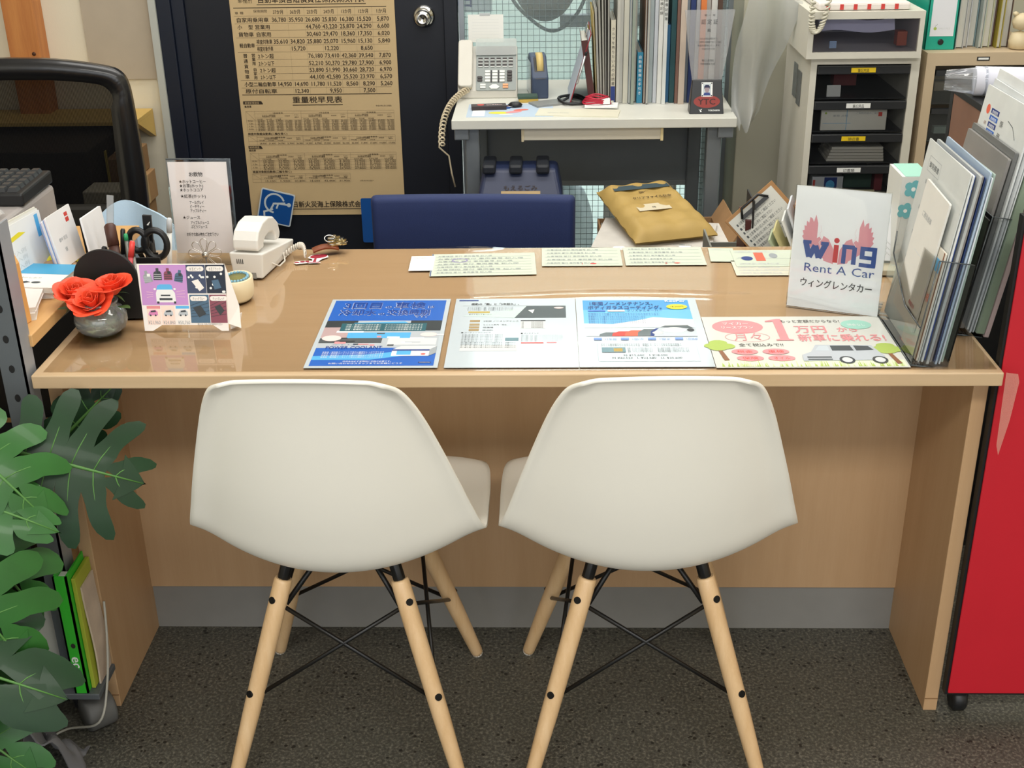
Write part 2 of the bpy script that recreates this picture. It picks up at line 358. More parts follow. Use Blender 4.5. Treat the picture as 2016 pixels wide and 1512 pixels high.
# clear vinyl mat with a flap hanging over the right edge
MATF = film('clear_vinyl_mat', '#fcf9f4', 0.055, 1.5, haze=0.0)
def matz(x, y):
    z = H+.0012
    if y > .585: z += .004*max(0, math.sin((x+.2)*17))*(y-.585)/.02
    z += .0022*math.exp(-((y-.335-.012*math.sin(x*9))/.010)**2)*(1 if -.1 < x < .42 else .15)
    return z
mt = MB(); mt.grid(lambda u, v: (-.735+u*1.478, .012+v*.592, matz(-.735+u*1.478, .012+v*.592)), 74, 60, MATF)
desk_mat = mt.build('desk_mat', None, 'clear vinyl desk mat covering the maple counter', 'desk mat')
FLAPF = film('clear_vinyl_flap', '#f6e2d8', 0.12, 1.5, haze=0.28, hazecol='#f1cdb9')
fl = MB(); fl.poly([(.7512, -.003, H+.002), (.7690, -.004, H), (.7720, -.006, H-.012), (.7660, -.010, H-.075), (.7560, -.013, H-.135), (.7512, -.012, H-.118)], FLAPF)
fl.build('hanging_flap', desk_mat)

# ------------------------------------------------------------------ moulded shell chairs
SHELL = mat('white_moulded_plastic', '#efece1', 0.42, bump=0.03, bscale=900)
LEGW = wood('beech_leg', '#d2ad7e', '#e0c096', 0.42, axis=2, scale=2.2, coat=.1)
SCREWM = mat('dark_screw', '#1d1c1c', .4, metal=.6)
def shell_chair(label, loc, rz):
    t = thing('shell_chair', label, 'chair', loc, rz, 'white moulded chairs drawn up to the counter')
    # centre line (y, z), half width, edge offset (dy, dz) from the front lip to the top of the back
    R = [(.212, .400, .150, .178, .408), (.212, .418, .178, .178, .424), (.190, .430, .205, .160, .438), (.14, .431, .222, .125, .445), (.06, .418, .228, .06, .446), (-.01, .398, .229, .0, .446),
         (-.07, .385, .2295, -.045, .446), (-.120, .390, .229, -.075, .452), (-.155, .420, .222, -.095, .475), (-.178, .480, .211, -.112, .512), (-.198, .550, .196, -.135, .565), (-.216, .630, .176, -.162, .632),
         (-.232, .705, .154, -.192, .700), (-.244, .752, .136, -.214, .742), (-.252, .774, .122, -.228, .762), (-.260, .784, .106, -.240, .772)]
    S = cat(R, 3); n = len(S)-1
    def sh(u, v):
        y, z, w, ye, ze = S[round(v*n)]; dy, dz = ye-y, ze-z; c = 2*u-1; a = abs(c); k = a**2.05
        flare = max(0, (a-.86)/.14)**2
        bk = v > .45
        x = w*c+math.copysign(.006*flare, c)
        return (x, y+dy*k-(.010*flare if bk else 0), z+dz*k-(0 if bk else .004*flare))
    s = MB(); s.grid(sh, 28, n, SHELL)
    o = s.build('seat_shell', t, solid=.006, sub=1)
    # legs
    for sx in (-1, 1):
        for fy in (-1, 1):
            foot = Vector((sx*.192, fy*.178 if fy < 0 else .182, 0.004)); top = Vector((sx*.094, fy*.092, .356))
            d = top-foot; P = [foot+d*k for k in (0, .02, .35, .8, .985, 1)]
            lg = MB(); lg.tube(P, [.0105, .0115, .0145, .0155, .0152, .0135], LEGW, 14); lo = lg.build('leg', t)
            gl = MB(); gl.tube([foot-d*.011, foot+d*.004], [.009, .011], mat('leg_glide', '#d5d3cc', .5), 12); gl.build('glide', lo)
            for q in (.90, .45):
                p = foot+d*q; out = Vector((sx*.55, fy*.85, .25)).normalized(); out = (out-d.normalized()*out.dot(d.normalized())).normalized()
                sc = MB(); sc.tube([p+out*.0125, p+out*.0165], 0.006, SCREWM, 12); so = sc.build('screw', lo)
            # slot and bracket strap
            inn = Vector((-sx*.9, -fy*.25, 0)); inn = (inn-d.normalized()*inn.dot(d.normalized())).normalized()
            fr_ = frame(foot+d*.9, d, inn)
            b = MB(); b.box(-.010, .034, -.010, .008, -.0105, .0105, BLACKM, fr_)
            e = foot+d*1.07
            b.tube([foot+d*.98, e, e+Vector((-sx*.012, -fy*.006, .014)), e+Vector((-sx*.045, -fy*.02, .022))], .0105, BLACKM, 8)
            b.build('bracket', t, bevel=.001)
    # cross rods: each side an X, plus the seat frame ring
    def on(sx, fy, q):
        foot = Vector((sx*.192, -.178 if fy < 0 else .182, 0.004)); top = Vector((sx*.094, fy*.092, .356)); return foot+(top-foot)*q
    rod = lambda a, b, r=.0036, nm='cross_rod': MB().tube([a, a+(b-a)*.5, b], r, BLACKM, 8).build(nm, t)
    for fy in (-1, 1):
        for sx in (-1, 1):
            a = on(sx, fy, .86)+Vector((-sx*.014, 0, 0)); b = on(-sx, fy, .45)+Vector((sx*.012, 0, 0)); rod(a, b)
    for sx in (-1, 1):
        for fy in (-1, 1):
            a = on(sx, fy, .86)+Vector((0, -fy*.014, 0)); b = on(sx, -fy, .45)+Vector((0, fy*.012, 0)); rod(a, b)
    for sx in (-1, 1):
        for fy in (-1, 1): rod(on(sx, fy, .87)+Vector((-sx*.014, -fy*.004, 0)), Vector((sx*.022, fy*.03, .393)), .0045, 'seat_rod')
        q = MB(); q.lathe([(.013, 0), (.013, .012)], BLACK, 12, T(sx*.1, .06, .398)); q.build('shock_mount', t)
    return t
shell_chair('white moulded plastic chair on beech legs, left of the two', (-.277, .03, 0), math.radians(-1.0))
shell_chair('white moulded plastic chair on beech legs, right of the two', (.211, .036, 0), math.radians(1.0))
# ------------------------------------------------------------------ printed sheets lying on the counter
TOP = H+.0032
def lying(x, y, rz=0, z=TOP): return T(x, y, z) @ RZ(rz)
PB = mat('print_blue', '#1c63c4', .35, coat=.5); PB2 = mat('print_sky', '#58b4ea', .35, coat=.5); PBD = mat('print_deep_blue', '#123f93', .35, coat=.5)
PLAM = mat('laminated_white', '#c2ccd2', .35, coat=.5); PTEAL = mat('print_teal', '#1d5d68', .4, coat=.4); PRED = mat('print_red', '#d0453c', .5)
PPINK = mat('print_pink', '#e58f93', .5); PPINKL = mat('print_pale_pink', '#f3d3d0', .5); PGREEN = mat('print_green', '#a8bf5a', .5); PGREENL = mat('print_pale_green', '#dfe8c8', .5)
PBROWN = mat('print_brown', '#8a5a3a', .5); PMINT = mat('print_mint', '#9fd3c2', .5); PYEL = mat('print_yellow', '#ecdc2e', .5); PDARK = mat('print_dark', '#2a3033', .4, coat=.4)
PSILV = mat('print_silver', '#b9c0c6', .4, coat=.4); POR = mat('print_orange', '#e2654a', .5); PNAVY = mat('print_navy', '#223a80', .5)
# --- flyer 1: coolant
w_, h_ = .21, .297
fly = sheet_obj('flyer', w_, h_, PLAM, lying(-.3265, .0205), 'blue laminated coolant flyer, leftmost of the sheets on the counter', 'flyer', .0008)
s = Sheet(); m = .007
s.rect(m, .195, w_-m, h_-m, PB); s.rect(m, m, w_-m, .078, PB); s.rect(m, .078, w_-m, .195, PSILV)
s.up(); s.rect(m, .165, .06, .195, PDARK); s.rect(.15, .150, w_-m, .195, PDARK); s.rect(m, .12, .05, .165, mat('print_rose_grey', '#b59a9a', .5)); s.rect(.05, .118, .155, .142, PB2)
s.rect(m, .098, .11, .118, DGREY); s.rect(.12, .09, .2, .118, LGREY); s.rect(.03, .142, .075, .15, WHITE); s.shape([(.055, .185), (.14, .191), (.15, .178), (.05, .176)], PB2)
s.rect(.034, .148, .178, .183, PTEAL); s.shape([(m, .045), (.09, .05), (w_-m, .078), (w_-m, .06), (.1, .03), (m, .03)], PB2)
s.up()
for k in range(16): x = .01+.19*random.random(); y = .082+.058*random.random(); s.rect(x, y, x+.006+.02*random.random(), y+.003+.006*random.random(), random.choice([PDARK, DGREY, WHITE, PSILV, PPINK]))
s.shape(ell(.185, .133, .014, .009), PPINKL); s.shape(ell(.026, .118, .016, .012), PPINKL)
for k, (t, x, y, hh, ww) in enumerate([('3回目', .024, .252, .034, .072), ('の', .098, .252, .014, .013), ('車検', .113, .252, .034, .056), ('は', .172, .252, .014, .013), ('冷却水', .021, .220, .030, .066), ('の', .089, .220, .014, .013), ('交換時期', .104, .220, .030, .076), ('です。', .152, .209, .012, .03)]):
    s.text(t, x, y, hh, WHITE, ww, bold=True); s.z += .0001; s.text(t, x+.0008, y+.0007, hh*.96, PBD, ww*.985, bold=True); s.z -= .0001
for k in range(4):
    s.text('点検・整備時に冷却水の量と', .042, .174-k*.0072, .0055, WHITE, .06); s.text('エンジンの安全運転を守ります', .108, .174-k*.0072, .0055, WHITE, .064)
s.text('POWER COOLANT', .022, .073, .0165, PBD, .092, bold=True); s.text('パワークーラント', .03, .088, .005, PBD, .04)
for k in range(4): s.text('長寿命・高性能クーラントで車の心臓部をしっかり守ります', .02, .058-k*.0066, .0048, WHITE, .1)
s.text('冷却水は必ず定期的に交換が必要です。', .058, .021, .006, WHITE, .08); s.text('お問い合わせはスタッフまでお気軽にどうぞ', .036, .013, .006, WHITE, .118)
s.up(); s.rect(.132, .044, .192, .070, WHITE); s.shape([(.132, .07), (.145, .084), (.203, .084), (.192, .07)], LGREY); s.shape([(.192, .044), (.203, .056), (.203, .084), (.192, .07)], GREY); s.rect(.178, .016, .198, .021, PNAVY)
s.up(); s.rect(.14, .048, .163, .064, PB2); s.shape([(.132, .064), (.192, .064), (.192, .07), (.132, .07)], PNAVY); s.shape(ell(.183, .051, .004, .003), PRED); s.text('TOYOTA', .1795, .0165, .004, WHITE, .017)
s.build('print', fly)
# --- flyer 2: mostly white
fly = sheet_obj('flyer', w_, h_, PLAM, lying(-.1065, .0205), 'white laminated sheet with small print and a dark car photo', 'flyer', .0010)
s = Sheet()
s.rect(.006, .285, .04, .291, PNAVY); s.rect(.014, .261, .193, .2625, GREY); s.shape([(.125, .26), (.193, .26), (.193, .205), (.105, .205)], PDARK); s.shape([(.015, .215), (.105, .205), (.125, .26), (.09, .24)], mat('print_mist', '#c4d8d2', .5))
s.rect(.025, .228, .062, .236, mat('print_gold', '#b8a456', .5)); s.rect(.116, .157, .158, .195, LGREY); s.rect(.116, .190, .158, .195, DGREY)
for k in range(4): s.rect(.030, .187-k*.012-(.004 if k else 0), .047, .196-k*.012-(0 if k == 0 else .004), mat('print_tan', '#a48d62', .5))
s.rect(.092, .105, .114, .118, PTEAL); s.rect(.118, .094, .155, .098, PRED); s.rect(.16, .095, .176, .099, PPINK); s.rect(.02, .063, .112, .088, LGREY)
s.up(); s.text('感動の「艶」と「5年耐久」。', .028, .266, .010, INK, .088, bold=True); s.shape(ell(.181, .251, .0085, .004), PPINKL); s.shape([(.128, .24), (.136, .226), (.139, .244)], WHITE)
for k in range(4): s.text(['5年間 ノーメンテナンス', 'とことん防汚・撥水', '低価格', '新車も経年車も'][k], .053, .188-k*.012-(.004 if k else 0), .006, INK, [.06, .04, .018, .018][k])
s.text('ダイヤモンドキーパー', .026, .219, .006, INK, .04)
for k in range(3): s.text('すべてのお車に「艶」をお届けするコーティング', .022, .252-k*.006, .0045, DGREY, .08)
for k in range(9): s.text('深い艶と強い撥水で長くきれいが続きます。洗車だけで', .02, .128-k*.0065, .0045, DGREY, .068 if k < 5 else .09)
for k in range(6): s.text('施工の時間・料金・保証についてはスタッフにおたずねください', .118, .126-k*.0048, .004, GREY, .07)
for k in range(5):
    s.text('SS', .118, .184-k*.006, .004, INK); s.text('50,000円', .134, .184-k*.006, .004, INK, .02)
s.text('■ コーティングについて', .018, .138, .005, INK, .05); s.text('■ メンテナンス', .117, .134, .005, INK, .03)
s.build('print', fly)
# --- flyer 3: glass coating
fly = sheet_obj('flyer', w_, h_, PLAM, lying(.1045, .0205), 'sky blue and white laminated car coating flyer with a row of cars', 'flyer', .0008)
s = Sheet(); gx = .012
s.rect(gx, .16, .196, .286, PB2); s.rect(gx, .24, .196, .286, mat('print_blue_mid', '#2f95d6', .4, coat=.4)); s.rect(.030, .02, .19, .092, mat('print_frame', '#b9c6cc', .5)); s.up(); s.rect(.031, .021, .189, .091, PLAM)
s.shape([(.10, .19), (.13, .205), (.16, .20), (.196, .195), (.196, .16), (gx, .16), (gx, .178), (.06, .175)], WHITE)
s.up()
for k in range(7):
    x0 = gx+.002+k*.021; hh = .012+k*.0042; c = [PSILV, PDARK, PRED, POR, PDARK, PNAVY, PSILV][k]
    s.shape([(x0, .122), (x0+.002, .122+hh*.6), (x0+.012, .122+hh), (x0+.035, .122+hh), (x0+.046, .122+hh*.5), (x0+.048, .122)], c); s.z += .00006
s.shape([(.125, .120), (.128, .142), (.142, .165), (.185, .166), (.196, .152), (.196, .120)], PSILV); s.up(); s.shape([(.138, .158), (.146, .166), (.184, .167), (.193, .153)], PDARK); s.shape(ell(.160, .147, .02, .011), WHITE); s.shape(ell(.187, .146, .006, .007), DGREY); s.shape(ell(.132, .135, .009, .006), LGREY)
s.text('1年間ノーメンテナンス、', .022, .262, .018, PNAVY, .118, bold=True); s.text('ボディガラスコーティング。', .02, .243, .018, PNAVY, .134, bold=True); s.text('クリスタルキーパー', .086, .231, .010, PNAVY, .062)
s.rect(.054, .23, .083, .238, PPINKL); s.rect(.02, .231, .05, .237, PB); s.shape(ell(.174, .252, .018, .012), PYEL); s.text('KeePer', .155, .275, .013, WHITE, .036, bold=True)
for k in range(7): s.text('新車時のような輝きとなめらかな手ざわりがよみがえります。', .02, .22-k*.0072, .005, PNAVY, .1 if k > 1 else .125)
s.up(); s.text('18,200円', .162, .249, .008, INK, .024)
for k, t in enumerate(['1年間', '防汚', '撥水', '低価格']):
    s.rect(.026+k*.044, .105, .039+k*.044, .114, PB); s.text('+'+t, .043+k*.044, .105, .009, PB, .02)
for k in range(2): s.text('ボディの色を鮮やかによみがえらせる、本物のコーティングをお手頃な価格で', .036, .085-k*.006, .005, INK, .13)
s.rect(.037, .055, .075, .074, PTEAL); s.rect(.056, .057, .07, .07, mat('print_ochre', '#b69a4a', .5))
for k in range(4): s.text('車種・サイズにより料金が異なります', .078, .069-k*.005, .0042, DGREY, .04); s.text('施工時間 約2時間 ご予約をおすすめします', .126, .069-k*.005, .0042, DGREY, .05)
s.text('SS ¥15,600   S ¥18,200', .07, .040, .0085, INK, .07); s.text('M ¥20,520   L ¥22,680   LL ¥25,600', .052, .029, .0085, INK, .11)
s.build('print', fly)
# --- landscape flyer: new car for 10,000 yen
W3, H3 = .297, .21
fly = sheet_obj('flyer', W3, H3, mat('flyer_cream', '#d3d4cc', .45, coat=.3), lying(.3155, .0165), 'pink and white landscape flyer with a drawn minivan and two trees', 'flyer', .0006)
s = Sheet(); s.rect(.003, .003, W3-.003, .028, PGREENL)
s.shape(ell(.055, .165, .042, .030, 30), PPINK)
for k in range(90): x = .003+random.random()*.288; s.shape([(x, .003), (x+.003, .003), (x+.0015, .012+.016*random.random())], PGREEN if random.random() < .5 else mat('print_leaf_light', '#c9d6a0', .5))
s.up(); s.shape([(.110, .105), (.138, .105), (.138, .110), (.131, .112), (.131, .198), (.124, .198), (.104, .190), (.104, .185), (.117, .186), (.117, .112), (.110, .110)], PPINK); s.text('万円', .146, .140, .034, PPINK, .054, bold=True); s.text('から', .215, .142, .022, PPINK, .036, bold=True); s.text('新車に乗れる!', .146, .104, .032, PPINK, .142, bold=True)
s.text('もっと定額だからなら!', .128, .182, .014, INK, .10); s.shape(ell(.252, .172, .025, .020, 30), PMINT)
s.text('月々', .042, .108, .036, PPINK, .05); s.line([(.035+.036*math.cos(a)+.03, .12+.02*math.sin(a)) for a in [2*PI*k/24 for k in range(25)]], .0008, PPINK)
s.text('全て税込みで!!', .046, .082, .014, INK, .072); s.up(); s.text('頭金なし', .237, .166, .011, WHITE, .03); s.text('マイカー', .03, .172, .014, WHITE, .045); s.text('リースプラン', .026, .156, .013, WHITE, .055)
for (cx, cy, t) in ((.052, .060, '税金'), (.101, .060, '車検'), (.057, .034, '保険'), (.106, .034, 'オイル')): s.shape(ell(cx, cy, .021, .0115), PPINK); s.z += .0001; s.text(t, cx, cy-.005, .012, PRED, .026, 'c'); s.z -= .0001
for tx, ty in ((.012, .072), (.276, .058)):
    s.shape([(tx-.002, ty), (tx+.004, ty), (tx+.012, ty-.045), (tx+.004, ty-.047)], PBROWN)
    for dx, dy, a in ((-.008, .012, .014), (.012, .010, .016), (.002, .024, .015), (.0, .004, .016)): s.shape(ell(tx+dx, ty+dy, a, a*.72, 14), PGREEN)
s.up(); s.shape([(.138, .022), (.140, .046), (.156, .058), (.168, .086), (.256, .084), (.262, .060), (.268, .040), (.262, .026)], PSILV)
s.up(); s.shape([(.163, .062), (.172, .081), (.186, .081), (.186, .062)], PLAM); s.shape([(.190, .062), (.190, .082), (.222, .082), (.224, .062)], DGREY); s.shape([(.228, .062), (.227, .082), (.250, .080), (.256, .064)], DGREY); s.rect(.146, .034, .184, .039, DGREY); s.rect(.146, .026, .184, .030, DGREY)
for cx in (.206, .257): s.shape(ell(cx, .026, .012, .014), PDARK); s.z += .0001; s.shape(ell(cx, .026, .008, .0095), LGREY); s.z -= .0001
s.build('print', fly)

# --- slips along the far edge of the counter
def slip(name, x, y, w, h, m, label, rz=0, rows=4, tint=GREY, cat_='paper slip', extra=None, z=TOP):
    o = sheet_obj(name, w, h, m, lying(x, y, rz, z), label, cat_, .0005); s = Sheet()
    for r in range(rows):
        yy = h*(.84-.74*r/max(1, rows-1)); s.rect(w*.04, yy, w*.96, yy+.0008, tint)
        s.text('お客様控 受付 車両番号 記入欄', w*.06, yy+.002, min(.009, h/rows*.5), tint, w*(.5+.35*random.random()))
    if extra: extra(s)
    s.build('print', o); return o
slip('form_sheet', -.165, .436, .200, .125, HAZEP, 'wide pale green form sheet with a bluish stamp', .04, 7, GREY, extra=lambda s: (s.up(), s.line([(.055+.014*math.cos(a), .085+.011*math.sin(a)) for a in [2*PI*k/16 for k in range(17)]], .003, mat('stamp_lilac', '#9a92b8', .6)), s.rect(.001, 0, .0028, .125, PNAVY)))  # the pale green is the mat's haze put into the paper colour
slip('blank_label', -.207, .465, .046, .083, WHITE, 'small blank white label left of the stamped form', .02, 1, LGREY, z=TOP+.0008)
slip('form_sheet', .0445, .490, .153, .104, HAZEP, 'pale green form numbered 1, next to the stamped form', 0, 5, GREY, extra=lambda s: (s.up(), s.text('1', .074, .006, .012, PRED), s.shape(ell(.098, .011, .006, .003), PRED)))  # the pale green is the mat's haze put into the paper colour
slip('form_sheet', .2035, .491, .153, .105, HAZEP, 'pale green form numbered 2, between form 1 and the white card', 0, 5, GREY, extra=lambda s: (s.up(), s.text('2', .074, .006, .012, PRED), s.shape(ell(.098, .011, .006, .003), PRED)))  # the pale green is the mat's haze put into the paper colour
slip('blank_label', .366, .511, .048, .079, HAZEP, 'small blank card right of the numbered forms', -.05, 1, LGREY)
slip('printed_card', .404, .432, .130, .082, CREAMP, 'cream printed card below the one with an orange block', 0, 5, LGREY)
slip('printed_card', .4105, .478, .120, .094, HAZEP, 'printed card with an orange block and blue oval', 0, 3, LGREY, z=TOP+.001, extra=lambda s: (s.up(), s.rect(.042, .03, .06, .078, POR), s.shape(ell(.026, .045, .011, .012), PNAVY), s.shape(ell(.078, .06, .008, .014), GREY)))
# --- sticker and keys
st = sheet_obj('sticker', .060, .052, WHITE, lying(-.4335, .508, 0), None, None, .0004)
bpy.data.objects.remove(st)
st = MB(); st.prism([(0, .012), (.006, .006), (.028, .012), (.030, .010), (.052, .012), (.050, .018), (.046, .020), (.052, .036), (.062, .046), (.058, .058), (.040, .064), (.026, .056), (.022, .042), (.032, .034), (.034, .024), (.014, .024), (.002, .020)], 0, .0004, WHITE, lying(-.4335, .502))
st = st.build('sticker', None, 'red and white cut-out sticker beside the keys', 'sticker')
PCRIM = mat('print_crimson', '#a02338', .5)
s = Sheet(); s.shape(ell(.042, .050, .017, .011, 20, .35), PCRIM); s.shape([(.036, .041), (.040, .040), (.042, .018), (.036, .018)], PCRIM); s.rect(.026, .013, .050, .017, PCRIM); s.shape(ell(.006, .014, .005, .004), PCRIM); s.shape(ell(.016, .018, .005, .0045), PCRIM); s.shape(ell(.025, .020, .004, .004), PCRIM)
s.build('print', st, M=lying(-.4335, .502, 0, TOP+.0004))
ky = thing('key_bunch', 'bunch of brass and steel keys on a brown leather tag', 'keys', (-.372, .578, TOP), .3)
LEATH = mat('brown_leather', '#7a3d1d', .5, bump=.2, bscale=300); BRASS = mat('brass', '#c9b077', .28, metal=1)
k = MB(); k.grid(lambda u, v: (-.035+.05*u, -.011+.022*v, .006+.006*math.sin(u*3)+.004*math.sin(v*PI)), 8, 4, LEATH); k.build('leather_tag', ky, solid=.004)
for i in range(6):
    a = -.5+i*.35; Mk = T(.004, 0, .014+i*.0028) @ RZ(a) @ RY(-.12+.05*i)
    k = MB(); mm = CHROME if i % 2 else BRASS
    k.prism(ell(0, 0, .009, .008, 14), 0, .0016, mm, Mk); k.prism([(.008, -.003), (.016, -.003), (.018, -.0045), (.021, -.003), (.024, -.0045), (.028, -.003), (.031, 0), (.028, .003), (.008, .003)], 0, .0016, mm, Mk); k.build('key', ky)
k = MB(); k.tube([(.0+.010*math.cos(a), .010*math.sin(a), .028+.004*math.sin(a)) for a in [2*PI*q/18 for q in range(18)]], .001, CHROME, 6, closed=True); k.build('key_ring', ky)

# ------------------------------------------------------------------ rental sign in an upright acrylic stand
a_s = math.atan2(.2218-.2776, .6103-.4684)
Ms = T(.4684, .2776, TOP) @ RZ(a_s) @ RX(PI/2-.03)
sg = thing('sign_stand', 'white rental car sign with pink wings in an acrylic stand', 'sign', M=Ms)
SW, SH = .1525, .212
b = MB(); b.prism([(0, 0), (SW, 0), (SW, SH), (0, SH)], -.003, -.0022, mat('sign_paper', '#f6f6f4', .6)); b.build('sign_paper', sg)
b = MB(); b.box(-.001, SW+.001, -.001, SH+.001, -.0008, .0012, CLEAR); b.box(-.001, SW+.001, -.001, SH+.001, -.0056, -.0036, CLEAR); b.box(-.001, SW+.001, 0, .003, -.075, -.0056, CLEAR); b.build('acrylic_stand', sg)
s = Sheet(); s.z = -.0021
WB = mat('sign_blue', '#1f4a94', .5); WR = mat('sign_red', '#c8202c', .5); WP = mat('sign_pink', '#e39aa2', .5)
for sd in (-1, 1):
    X = lambda x: SW/2-.002+sd*x
    fe = [(.020, .090), (.022, .118), (.030, .128), (.034, .125), (.034, .150), (.0385, .165), (.0415, .152), (.0440, .158), (.0480, .160), (.0490, .150), (.0530, .153), (.0530, .144), (.0565, .145), (.0555, .137), (.0590, .136), (.0565, .129), (.0590, .126), (.0540, .118), (.040, .105)]
    s.shape([(X(x), y) for x, y in (fe if sd > 0 else fe[::-1])], WP)
    fi = [(.004, .086), (.006, .112), (.016, .128), (.026, .133), (.030, .120), (.026, .104), (.022, .090)]
    s.shape([(X(x*.9), y-.003) for x, y in (fi if sd > 0 else fi[::-1])], WP)
    s.up(); s.line([(X(.029), .147), (X(.027), .138), (X(.030), .133), (X(.026), .124), (X(.030), .118), (X(.026), .110), (X(.027), .103)], .0010, mat('sign_white_line', '#f2e6e6', .6))
s.up(); lw = .0095
def bar(pts, c=WB, w=lw): s.line(pts, w, c)
x0, yb, yt = .020, .088, .116
bar([(x0+.003, yt), (x0+.010, yb+.003)]); bar([(x0+.010, yb+.003), (x0+.019, yt-.004)]); bar([(x0+.019, yt-.004), (x0+.026, yb+.003)]); bar([(x0+.026, yb+.003), (x0+.036, yt)]); s.rect(x0-.002, yt-.002, x0+.012, yt+.004, WB); s.rect(x0+.028, yt-.002, x0+.041, yt+.004, WB)
s.rect(.0695, yb-.002, .0775, .117, WR); s.shape(ell(.0735, .1245, .0045, .0045, 18), WR)
s.rect(.0835, yb-.002, .0905, .119, WB); s.rect(.0835, .112, .1035, .119, WB); s.rect(.1000, yb-.002, .1075, .116, WB); s.shape([(.1025, .119), (.1075, .114), (.1000, .112)], WB)
s.rect(.1130, .112, .1400, .119, WB); s.rect(.1130, .098, .1205, .119, WB); s.rect(.1130, .097, .1400, .1035, WB); s.rect(.1325, .085, .1400, .119, WB); s.rect(.1130, .0835, .1395, .0905, WB)
s.text('Rent A Car', .022, .066, .021, WB, .118); s.text('ウィングレンタカー', .018, .040, .0165, INK, .122, bold=True)
s.build('print', sg)

# ------------------------------------------------------------------ clear brochure holders with documents, facing left
def holder_frame(x, y, lean): return frame((x, y, TOP), (0, -1, 0), (math.sin(lean), 0, math.cos(lean)))
def doc(name, M, x, y, z, w, h, m, label, cat_='document', th=.002, rows=0, tint=GREY, r=.002, draw=None):
    o = MB().prism(rrect(w, h, r), -th, 0, m).build(name, None, label, cat_, M=M @ T(x, y, z)); o.data['th'] = th
    if rows or draw:
        s = Sheet()
        for q in range(rows):
            ww = w*(.25+.55*random.random()); s.text('お見積書 車両本体 登録諸費用 保険料 合計金額'[:6+random.randrange(14)], w*.12, h*(.88-.8*q/rows), .0075, tint, ww)
        if draw: draw(s)
        s.build('print', o)
    return o
HL = .13
Mh = holder_frame(.617, .245, HL)
ho = thing('brochure_holder', 'clear acrylic brochure holder with envelopes at the right front corner', 'brochure holder', M=Mh)
EDGE = mat('acrylic_edge', '#4c5254', .2); 
b = MB(); b.box(0, .222, 0, .003, -.052, .002, CLEAR); b.box(0, .222, 0, .24, -.054, -.0515, CLEAR); b.box(0, .0025, 0, .17, -.052, .002, CLEAR); b.box(.2195, .222, 0, .17, -.052, .002, CLEAR); b.build('holder_body', ho)
b = MB(); b.poly([(0, 0, .002), (.222, 0, .002), (.222, .17, .002), (.14, .165, .002), (.135, .085, .002), (.0, .145, .002)], CLEAR); b.build('front_pocket', ho)
b = MB(); b.tube([(0, .145, .0022), (.010, .11, .0022), (.125, .062, .0022), (.215, .060, .0022)], .0011, EDGE, 6); b.tube([(.0, .0, .003), (.222, .0, .003)], .0014, EDGE, 6); b.tube([(.222, 0, .003), (.222, 0, -.052)], .0014, EDGE, 6); b.tube([(.222, 0.0, .003), (.222, .17, .003)], .0010, EDGE, 6); b.tube([(.222, .17, .003), (.222, .17, -.05)], .0009, EDGE, 6); b.build('pocket_edge', ho)
doc('envelope', Mh @ T(0, 0, 0) @ RZ(-.05), .058, .046, .0, .122, .212, mat('envelope_white', '#dcdad2', .75, noise=.03), 'open white window envelope in the front pocket of the brochure holder', 'envelope', .0035, 0, draw=lambda s: (s.text('ご担当者様', .02, .16, .010, GREY, .05), s.rect(.03, .105, .085, .106, LGREY), s.text('車検証在中', .07, .03, .008, PRED, .03), s.text('自動車株式会社', .07, .02, .007, INK, .042)))
doc('leaflet', Mh, .130, .006, -.0045, .088, .175, mat('leaflet_cream', '#d8d2c4', .6, noise=.05), 'cream leaflet with orange print behind the open envelope', 'leaflet', .003, 0, draw=lambda s: (s.shape(ell(.03, .12, .012, .008), POR), s.text('車検', .04, .09, .016, POR), s.rect(.06, .14, .08, .16, PB2), s.rect(.083, .0, .088, .175, PBROWN)))
cols = [('quote_sheet', '#d3d7d4', .0016, 'printed quotation sheet in a clear sleeve, foremost in the holder'), ('document_sleeve', '#dfe2e0', .003, 'clear document sleeve right behind the foremost quotation'), ('document_folder', '#27468c', .0018, 'dark blue folder between clear sleeves in the holder'), ('document_sleeve', '#b4b8b6', .004, 'grey stacked document sleeve behind the dark blue folder'),
        ('document_folder', '#8a8480', .003, 'brown grey folder in the middle of the holder'), ('document_folder', '#1f3566', .002, 'navy folder in the rear half of the holder'), ('document_sleeve', '#a9bcd0', .003, 'pale blue sleeve behind the navy folder'), ('document_sleeve', '#d9e0e6', .002, 'white sleeve last but one in the holder'), ('document_folder', '#9fb2a8', .003, 'grey green folder rearmost in the holder')]
zz = -.0095
for i, (n, c, th, lb) in enumerate(cols):
    hgt = .300-.004*(i % 3)+(.006 if i in (6, 8) else 0); wd = .212+.003*(i % 2)
    doc(n, Mh @ RZ(.012*(i % 3-1)), .003, .005, zz, wd, hgt, mat('folder_%d' % i, c, .35, noise=.05, coat=.2), lb, 'document', th, 0, draw=(lambda s: ([s.text('御見積書', .03, .262, .010, DGREY, .05), s.line([(.025, .255), (.085, .255), (.085, .278), (.025, .278)], .0006, GREY, True)], [s.text('車両本体価格 登録諸費用 合計'[:5+k % 8], .03+.02*(k % 3), .235-k*.014, .008, GREY, .05+.03*(k % 3)) for k in range(12)], [s.text('12,500', .14, .225-k*.014, .008, GREY, .03) for k in range(9)])) if i == 0 else None)
    zz -= th+.0018
Mh2 = holder_frame(.721, .372, .15)
ho2 = thing('brochure_holder', 'clear acrylic brochure holder with magazines behind the front one', 'brochure holder', M=Mh2)
